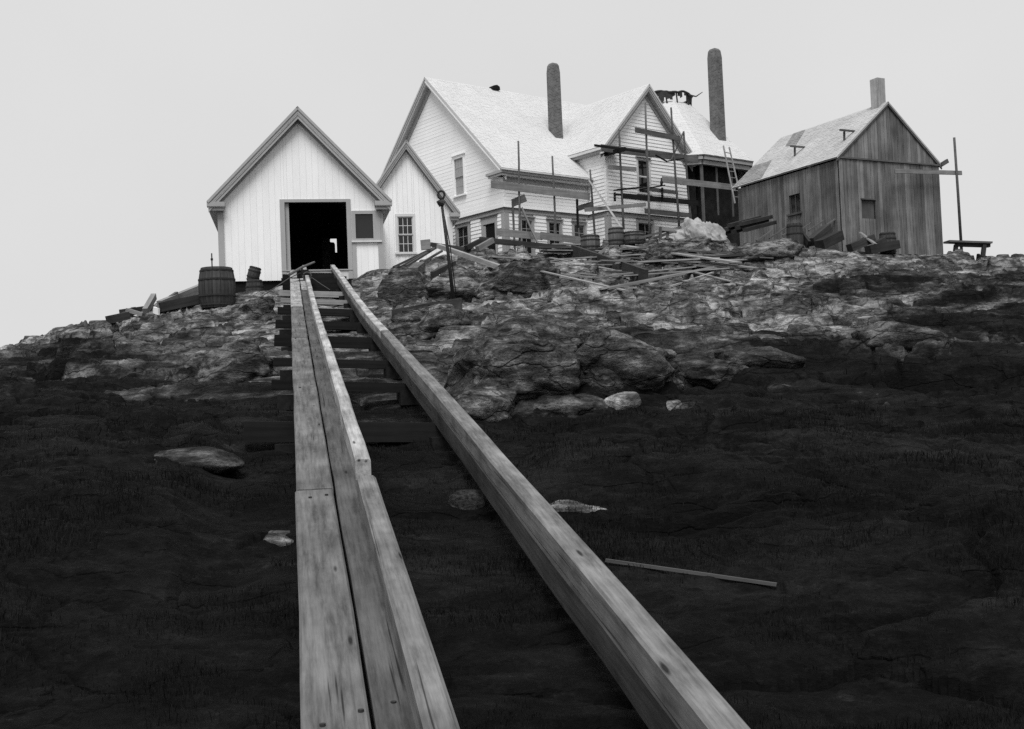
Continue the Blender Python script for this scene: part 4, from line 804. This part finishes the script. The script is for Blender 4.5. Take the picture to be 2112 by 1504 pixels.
# ------------------------------------------------------------------ lumber lying about
def lum(name, label, a, b, w, h, mat, cat='board', group=None, up=Z, lift=.0, bow=0):
    ya, yb = hit(a[0], a[1]), hit(b[0], b[1]); d0 = b[2] - a[2]
    if ya is None and yb is not None: ya = yb - d0
    if ya is None: ya = a[2]
    if yb is None or abs((yb - ya) - d0) > (2.0 if any(w_ in label for w_ in ('prop', 'lean', 'stand', 'up', 'heap')) else 7.0) or yb > 45: yb = ya + d0
    p0, p1 = P(a[0], a[1], ya), P(b[0], b[1], yb); low = 0
    if label.find('leg of') < 0:
        t = np.linspace(.05, .95, 9)[:, None]; q = p0 + (p1 - p0) * t; low = max(0.0, float((ground_h(q[:, 0], q[:, 1]) + h * .30 - q[:, 2]).max()))
    dz = Z * min(low, .35)
    return beam(name, p0 + dz, p1 + dz, w, h, mat, None, up=up, jit=.015, bev=.006, label=label, cat=cat, group=group, seg=4 if bow else 1, bow=bow)
LY = [
 ('timber', 'long pale topped timber sloping down from the sticks to the ledge', (905, 519, 36.5), (1116, 594, 31.2), .15, .15, LUMBER, 'timber'),
 ('timber', 'long dark timber lying level before the dwelling corner', (990, 507, 37.8), (1248, 534, 36.4), .20, .20, OLDW, 'timber'),
 ('plank', 'wide dark plank dropping to the right below the dark timber', (1182, 534, 36.0), (1334, 592, 31.4), .12, .40, OLDW, 'plank'),
 ('board', 'long pale board rising to the right across the ledge', (1236, 606, 30.2), (1468, 561, 31.5), .24, .05, LUMBER, 'board'),
 ('board', 'shorter pale board lying under the long rising board', (1252, 609, 29.7), (1410, 577, 30.6), .20, .05, LUMBER, 'board'),
 ('board', 'thin pale stick lying right of the rising boards', (1384, 598, 29.5), (1480, 566, 30.5), .10, .05, LUMBER, 'board'),
 ('board', 'long grey board sloping down to the right below the canvas', (1288, 521, 37.0), (1522, 558, 33.2), .30, .05, LUMBER, 'board'),
 ('board', 'second grey board close under the long sloping board', (1296, 527, 36.6), (1560, 562, 32.6), .22, .05, SCAFP, 'board'),
 ('plank', 'dark curved plank lying right of the long sloping boards', (1446, 546, 35.0), (1585, 537, 35.6), .40, .06, OLDW, 'plank'),
 ('board', 'dark board under the stack pointing right', (1250, 536, 36.0), (1420, 549, 34.6), .25, .05, SCAF, 'board'),
 ('board', 'short board propped up at the right end of the stack', (1226, 534, 36.0), (1262, 506, 38.6), .20, .06, SCAF, 'board'),
 ('board', 'white painted board end standing on the rock by the iron rod', (913, 584, 29.6), (936, 618, 29.2), .22, .04, WHITE, 'board'),
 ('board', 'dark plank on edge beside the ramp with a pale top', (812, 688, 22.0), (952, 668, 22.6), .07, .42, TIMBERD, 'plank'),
 ('lath', 'thin pale lath lying in the dark turf right of the ramp', (1250, 1172, 6.4), (1602, 1223, 6.3), .022, .022, SCAF, 'lath'),
 ('timber', 'square block of timber lying on the ledge by the store shed', (852, 574, 33.0), (868, 560, 34.5), .30, .30, SCAF, 'timber'),
 ('board', 'dark board slanting on the ledge left of the iron rod', (893, 586, 32.0), (938, 562, 33.0), .12, .34, OLDW, 'board'),
 ('board', 'thin board lying flat on the ledge near the square block', (806, 590, 31.5), (880, 583, 32.0), .16, .05, SCAF, 'board'),
 ('log', 'crooked log leaning from the ledge beside the ramp head', (784, 618, 33.0), (838, 574, 36.0), .16, .16, SCAF, 'log'),
 ('board', 'left board of the little propped pair on the ledge', (1006, 606, 31.0), (1020, 586, 32.0), .10, .16, OLDW, 'board'),
 ('board', 'right board of the little propped pair on the ledge', (1018, 585, 32.0), (1040, 604, 31.0), .10, .10, LUMBER, 'board'),
 ('plank', 'broad pale plank lying in front of the canvas heap', (1380, 502, 39.0), (1466, 488, 40.0), .40, .05, CANVAS, 'plank'),
 ('plank', 'leaning pale plank in front of the work shed', (1774, 480, 41.0), (1806, 504, 40.6), .25, .05, SCAFP, 'plank'),
]
for i in range(38):
    x = random.uniform(1010, 1500); y = random.uniform(524, 580) + (x - 1010) * .012; L = random.uniform(70, 240); sl = random.uniform(-.14, .26)
    LY.append(('board', 'loose grey board strewn among the boards on the ledge before the dwelling', (x, y, 36), (x + L, y + L * sl, 35.4), random.uniform(.07, .16), random.uniform(.03, .05), random.choice((LUMBER, LUMBER, LUMBER, SCAFP, SCAF)), 'board', 'loose boards strewn over the ledge'))
for a in LY: lum(*a)
for i in range(9):                                         # stacked boards by the house
    a = (1112 + i * 3.0 + random.uniform(-6, 6), 530 - i * 2.3, 38.6 + .1 * i); b = (1240 + random.uniform(-8, 12), 532 - i * 2.4, 38.9 + .1 * i)
    lum('board', 'thin sawn board in the stack of boards before the dwelling', a, b, .24, .04, LUMBER if i % 3 else SCAF, 'board', 'stacked thin boards before the dwelling')
for i, (a, b) in enumerate((((812, 562, 35.5), (900, 519, 37.0)), ((826, 560, 35.2), (904, 516, 37.2)), ((838, 552, 35.8), (908, 508, 37.6)), ((870, 545, 36.0), (912, 520, 37.0)))):
    lum('pole_stick', 'thin stick leaning in the bundle against the ledge by the store shed', a, b, .07, .07, SCAF, 'stick', 'bundle of sticks by the store shed')
for i, (a, b, w, h) in enumerate((((868, 506, 39.5), (888, 504, 39.5), .12, .34), ((890, 512, 38.5), (960, 522, 38.2), .2, .14), ((962, 526, 38.0), (990, 512, 38.4), .16, .16), ((985, 524, 37.8), (1016, 506, 38.4), .14, .18))):
    lum('box_board', ('pale box side standing at the store shed wall', 'dark timber under the sticks at the doorway', 'short dark block by the doorway', 'short grey block by the doorway corner')[i], a, b, w, h, SCAFP if i in (0, 3) else OLDW, 'timber')
for i in range(7):
    x = 1488 + i * 8; lum('timber', 'dark round timber piled between canvas heap and work shed', (x, 482 - i * 1.2 - (i % 3) * 7, 41.5), (x + 62, 462 - i * .5 - (i % 3) * 6, 44.0), .16, .14, OLDW, 'timber', 'dark timbers piled by the work shed')
for i in range(6): lum('lath', 'lath of the low rack leaning along the work shed', (1560 + i * 27, 497 - i * 5.2, 42.0), (1592 + i * 27, 476 - i * 5.4, 42.3), .07, .05, SCAF, 'lath', 'laths leaning along the work shed')
for i, (a, b, w, h) in enumerate((((1672, 500, 40.9), (1708, 470, 41.8), .3, .3), ((1690, 506, 40.6), (1730, 486, 41.4), .4, .35), ((1650, 480, 41.4), (1668, 505, 40.8), .1, .3), ((1752, 512, 40.6), (1800, 492, 41.0), .3, .28), ((1790, 516, 40.4), (1850, 505, 40.8), .35, .3), ((1806, 505, 40.8), (1836, 488, 41.2), .2, .2))):
    lum('scrap_timber', 'dark scrap timber heaped against the foot of the work shed', a, b, w, h, OLDW, 'timber', 'scrap heaped at the foot of the work shed')
for i, (a, b, w, h, mt) in enumerate((((1340, 496, 40.5), (1412, 470, 41.5), .12, .10, SCAF), ((1350, 470, 41.5), (1400, 476, 41.2), .08, .14, SCAFP), ((1362, 494, 41.2), (1362, 468, 41.2), .1, .1, SCAF), ((1376, 494, 41.2), (1378, 470, 41.2), .1, .1, SCAF), ((1316, 492, 41.0), (1420, 464, 42.0), .10, .08, SCAF))):
    lum('strip', ('dark strip leaning on the trestle by the canvas heap', 'pale top bar of the trestle by the canvas heap', 'left leg of the trestle by the canvas heap', 'right leg of the trestle by the canvas heap', 'long thin strip lying behind the tub')[i], a, b, w, h, mt, 'board', up=A3(1, 0, 0) if i in (2, 3) else Z)
# driftwood and scrap left of the big barrel
for i, (a, b, w, h, mt) in enumerate((((330, 650, 35.0), (418, 612, 37.6), .16, .22, SCAFP), ((345, 626, 36.0), (366, 612, 36.4), .10, .18, SCAF), ((300, 660, 34.0), (318, 628, 35.0), .14, .18, SCAFP), ((262, 646, 33.4), (296, 656, 33.2), .12, .10, SCAFP), ((282, 662, 33.4), (312, 636, 34.2), .10, .10, SCAF), ((240, 660, 32.6), (278, 640, 33.2), .16, .2, OLDW), ((330, 660, 34.6), (412, 642, 36.6), .22, .26, OLDW), ((252, 668, 32.4), (330, 656, 33.6), .22, .22, OLDW), ((400, 636, 37.0), (416, 632, 37.2), .06, .22, WHITE), ((318, 648, 34.4), (328, 652, 34.2), .05, .18, WHITE), ((225, 668, 32.0), (262, 660, 32.4), .3, .2, OLDW), ((384, 622, 37.0), (416, 607, 38.0), .1, .1, LUMBER))):
    lum('scrap_wood', ('long grey beam leaning out of the scrap heap to the big barrel', 'short stub pointing up on the scrap heap', 'upright pale board end in the scrap heap', 'curved pale stick at the left of the scrap heap', 'thin crossed stick in the scrap heap', 'dark lump of wood topping the left of the scrap heap', 'heavy dark timber at the right of the scrap heap', 'heavy dark timber at the bottom of the scrap heap', 'white chip of board beside the big barrel', 'small white chip in the middle of the scrap heap', 'dark wood at the far left of the scrap heap', 'pale stick end beside the big barrel')[i], a, b, w, h, mt, 'wood')
m = MB(); m.tube([P(738, 597, 36.5), P(775, 610, 34.5), P(816, 623, 32.5)], .03, 6); cb = m.out('cable', ROPE); props(cb, 'taut dark cable running from the ramp head down to the rock', 'cable')
# iron rod with a ring at its head, two stays
ir = thing('iron_rod', 'tall iron rod with a ring at its head standing on the rock', 'iron rod', tuple(P(935, 619, 29.0)))
q = lambda x, y, d=0.0: P(x, y, 29.0 + d)
m = MB(); m.tube([q(911, 420), q(924, 520), q(935.5, 624)], .035, 8, .05); m.out('rod', IRON, ir, True)
m = MB(); m.tube([q(912, 425, .1), q(928, 505, .1), q(940, 605, .15)], .018, 6, .014); m.out('stay', IRON, ir, True)
cc = q(910, 402); ex, ey = unit(q(920, 402) - q(910, 402)), Z
m = MB(); m.tube([cc + .085 * (math.cos(a) * ex + 1.15 * math.sin(a) * ey) for a in np.linspace(0, 2 * math.pi, 20)], .03, 8); m.out('ring', IRON, ir, True)
m = MB(); m.tube([q(905, 417), q(916, 421)], .075, 8); m.tube([q(903, 415), q(909, 425)], .05, 6); m.out('clamp', IRON, ir)
# heap of canvas
cy_ = hit(1440, 494) or 40.6; cvb = P(1440, 497, min(cy_, 42)); bm = bmesh.new(); bmesh.ops.create_icosphere(bm, subdivisions=5, radius=1)
for v in bm.verts:
    d = v.co.copy(); p = Vector((d.x * .88 + .12 * d.z, d.y * .55, max(-.05, d.z) * .74)); p.z *= 1 - .5 * max(0, d.x - .1) - .25 * max(0, -d.x - .4)
    q = Vector((p.x * 3.4 + p.z * 2.0, p.y * 2.6, p.z * .9 - p.x * .7)); cr_ = sum(abs(mnoise.noise(q * f_ + Vector((f_, 3, 7)))) / f_ ** .8 for f_ in (.8, 1.7))
    v.co = p * (1 + .30 * mnoise.noise(q * .8 + Vector((2, 2, 2)))) + d * (.08 - .26 * cr_ + .12 * max(0, .2 - abs(mnoise.noise(q * 1.4 + Vector((8, 1, 4))))) / .2)
me = bpy.data.meshes.new('canvas_heap'); bm.to_mesh(me); bm.free(); me.materials.append(CANVAS); me.polygons.foreach_set('use_smooth', [True] * len(me.polygons))
cv = bpy.data.objects.new('canvas_heap', me); COL.objects.link(cv); cv.location = (cvb[0], cvb[1], cvb[2] - .05); props(cv, 'crumpled heap of pale canvas on the ledge before the engine house', 'canvas')
# sawhorse platform at the right edge
sh = thing('trestle', 'low dark trestle standing at the far right edge of the ledge', 'trestle', tuple(P(1985, 527, 43.0)))
stick('trestle_top', P(1952, 499, 43.0), P(2040, 502, 43.2), .5, .07, SCAF, sh); stick('trestle_beam', P(1972, 504, 43.0), P(2040, 506, 43.2), .2, .16, OLDW, sh)
for px in (1972, 2030): stick('leg', P(px, 505, 43.0), P(px - 3, 530, 43.0), .14, .14, OLDW, sh, up=A3(1, 0, 0))

# ------------------------------------------------------------------ turf: dark low grass, blade by blade, one mass
def blades(N_, r0, r1, hmin, hmax, wid, amax, vmin, pw=1.0):
    r = r0 * (r1 / r0) ** rng.random(N_); a = (rng.random(N_) * 2 - 1) * math.radians(amax); x = r * np.sin(a); y = r * np.cos(a)
    k = veg_mask(x, y) + .9 * fbm(x * .7, y * .9, 170, 4) > vmin + .3 * rng.random(N_); x, y, r = x[k], y[k], r[k]
    z = ground_h(x, y); u = (x - BO[0]) * RU[0] + (y - BO[1]) * RU[1]; n = len(x)
    h = rng.uniform(hmin, hmax, n) * (.6 + .8 * sm(-.3, .4, fbm(x * .8, y * .8, 140, 3))); h = np.where(np.abs(u + .2) < 1.4, np.minimum(h, .12), h)
    w = wid * (.5 + r / 7.0) * rng.uniform(.6, 1.3, n); th = rng.random(n) * 2 * np.pi; le = rng.uniform(.1, .9, n) * h; la = rng.random(n) * 2 * np.pi
    dx, dy = np.cos(th) * w, np.sin(th) * w; lx, ly = np.cos(la) * le, np.sin(la) * le
    Vv = np.empty((n, 5, 3)); Vv[:, 0] = np.c_[x - dx, y - dy, z - .02]; Vv[:, 1] = np.c_[x + dx, y + dy, z - .02]
    Vv[:, 2] = np.c_[x + dx * .7 + lx * .4, y + dy * .7 + ly * .4, z + h * .6]; Vv[:, 3] = np.c_[x - dx * .7 + lx * .4, y - dy * .7 + ly * .4, z + h * .6]; Vv[:, 4] = np.c_[x + lx, y + ly, z + h]
    return Vv
Vg = np.concatenate([blades(330000, 2.6, 15, .010, .055, .0016, 28, .88), blades(20000, 10, 22, .03, .07, .0024, 28, .95)])
n = len(Vg); me = bpy.data.meshes.new('grass'); me.vertices.add(n * 5); me.vertices.foreach_set('co', Vg.ravel())
b0 = np.arange(n)[:, None] * 5; L = np.concatenate([b0 + [0, 1, 2, 3], b0 + [3, 2, 4]], 1)
me.loops.add(n * 7); me.loops.foreach_set('vertex_index', L.ravel().astype(np.int32)); me.polygons.add(n * 2)
me.polygons.foreach_set('loop_start', np.stack([np.arange(n) * 7, np.arange(n) * 7 + 4], 1).ravel().astype(np.int32)); me.update(calc_edges=True)
me.materials.append(GRASS); go = bpy.data.objects.new('grass', me); COL.objects.link(go); props(go, 'low dark grass covering the foreground slope', 'grass', None, 'stuff')
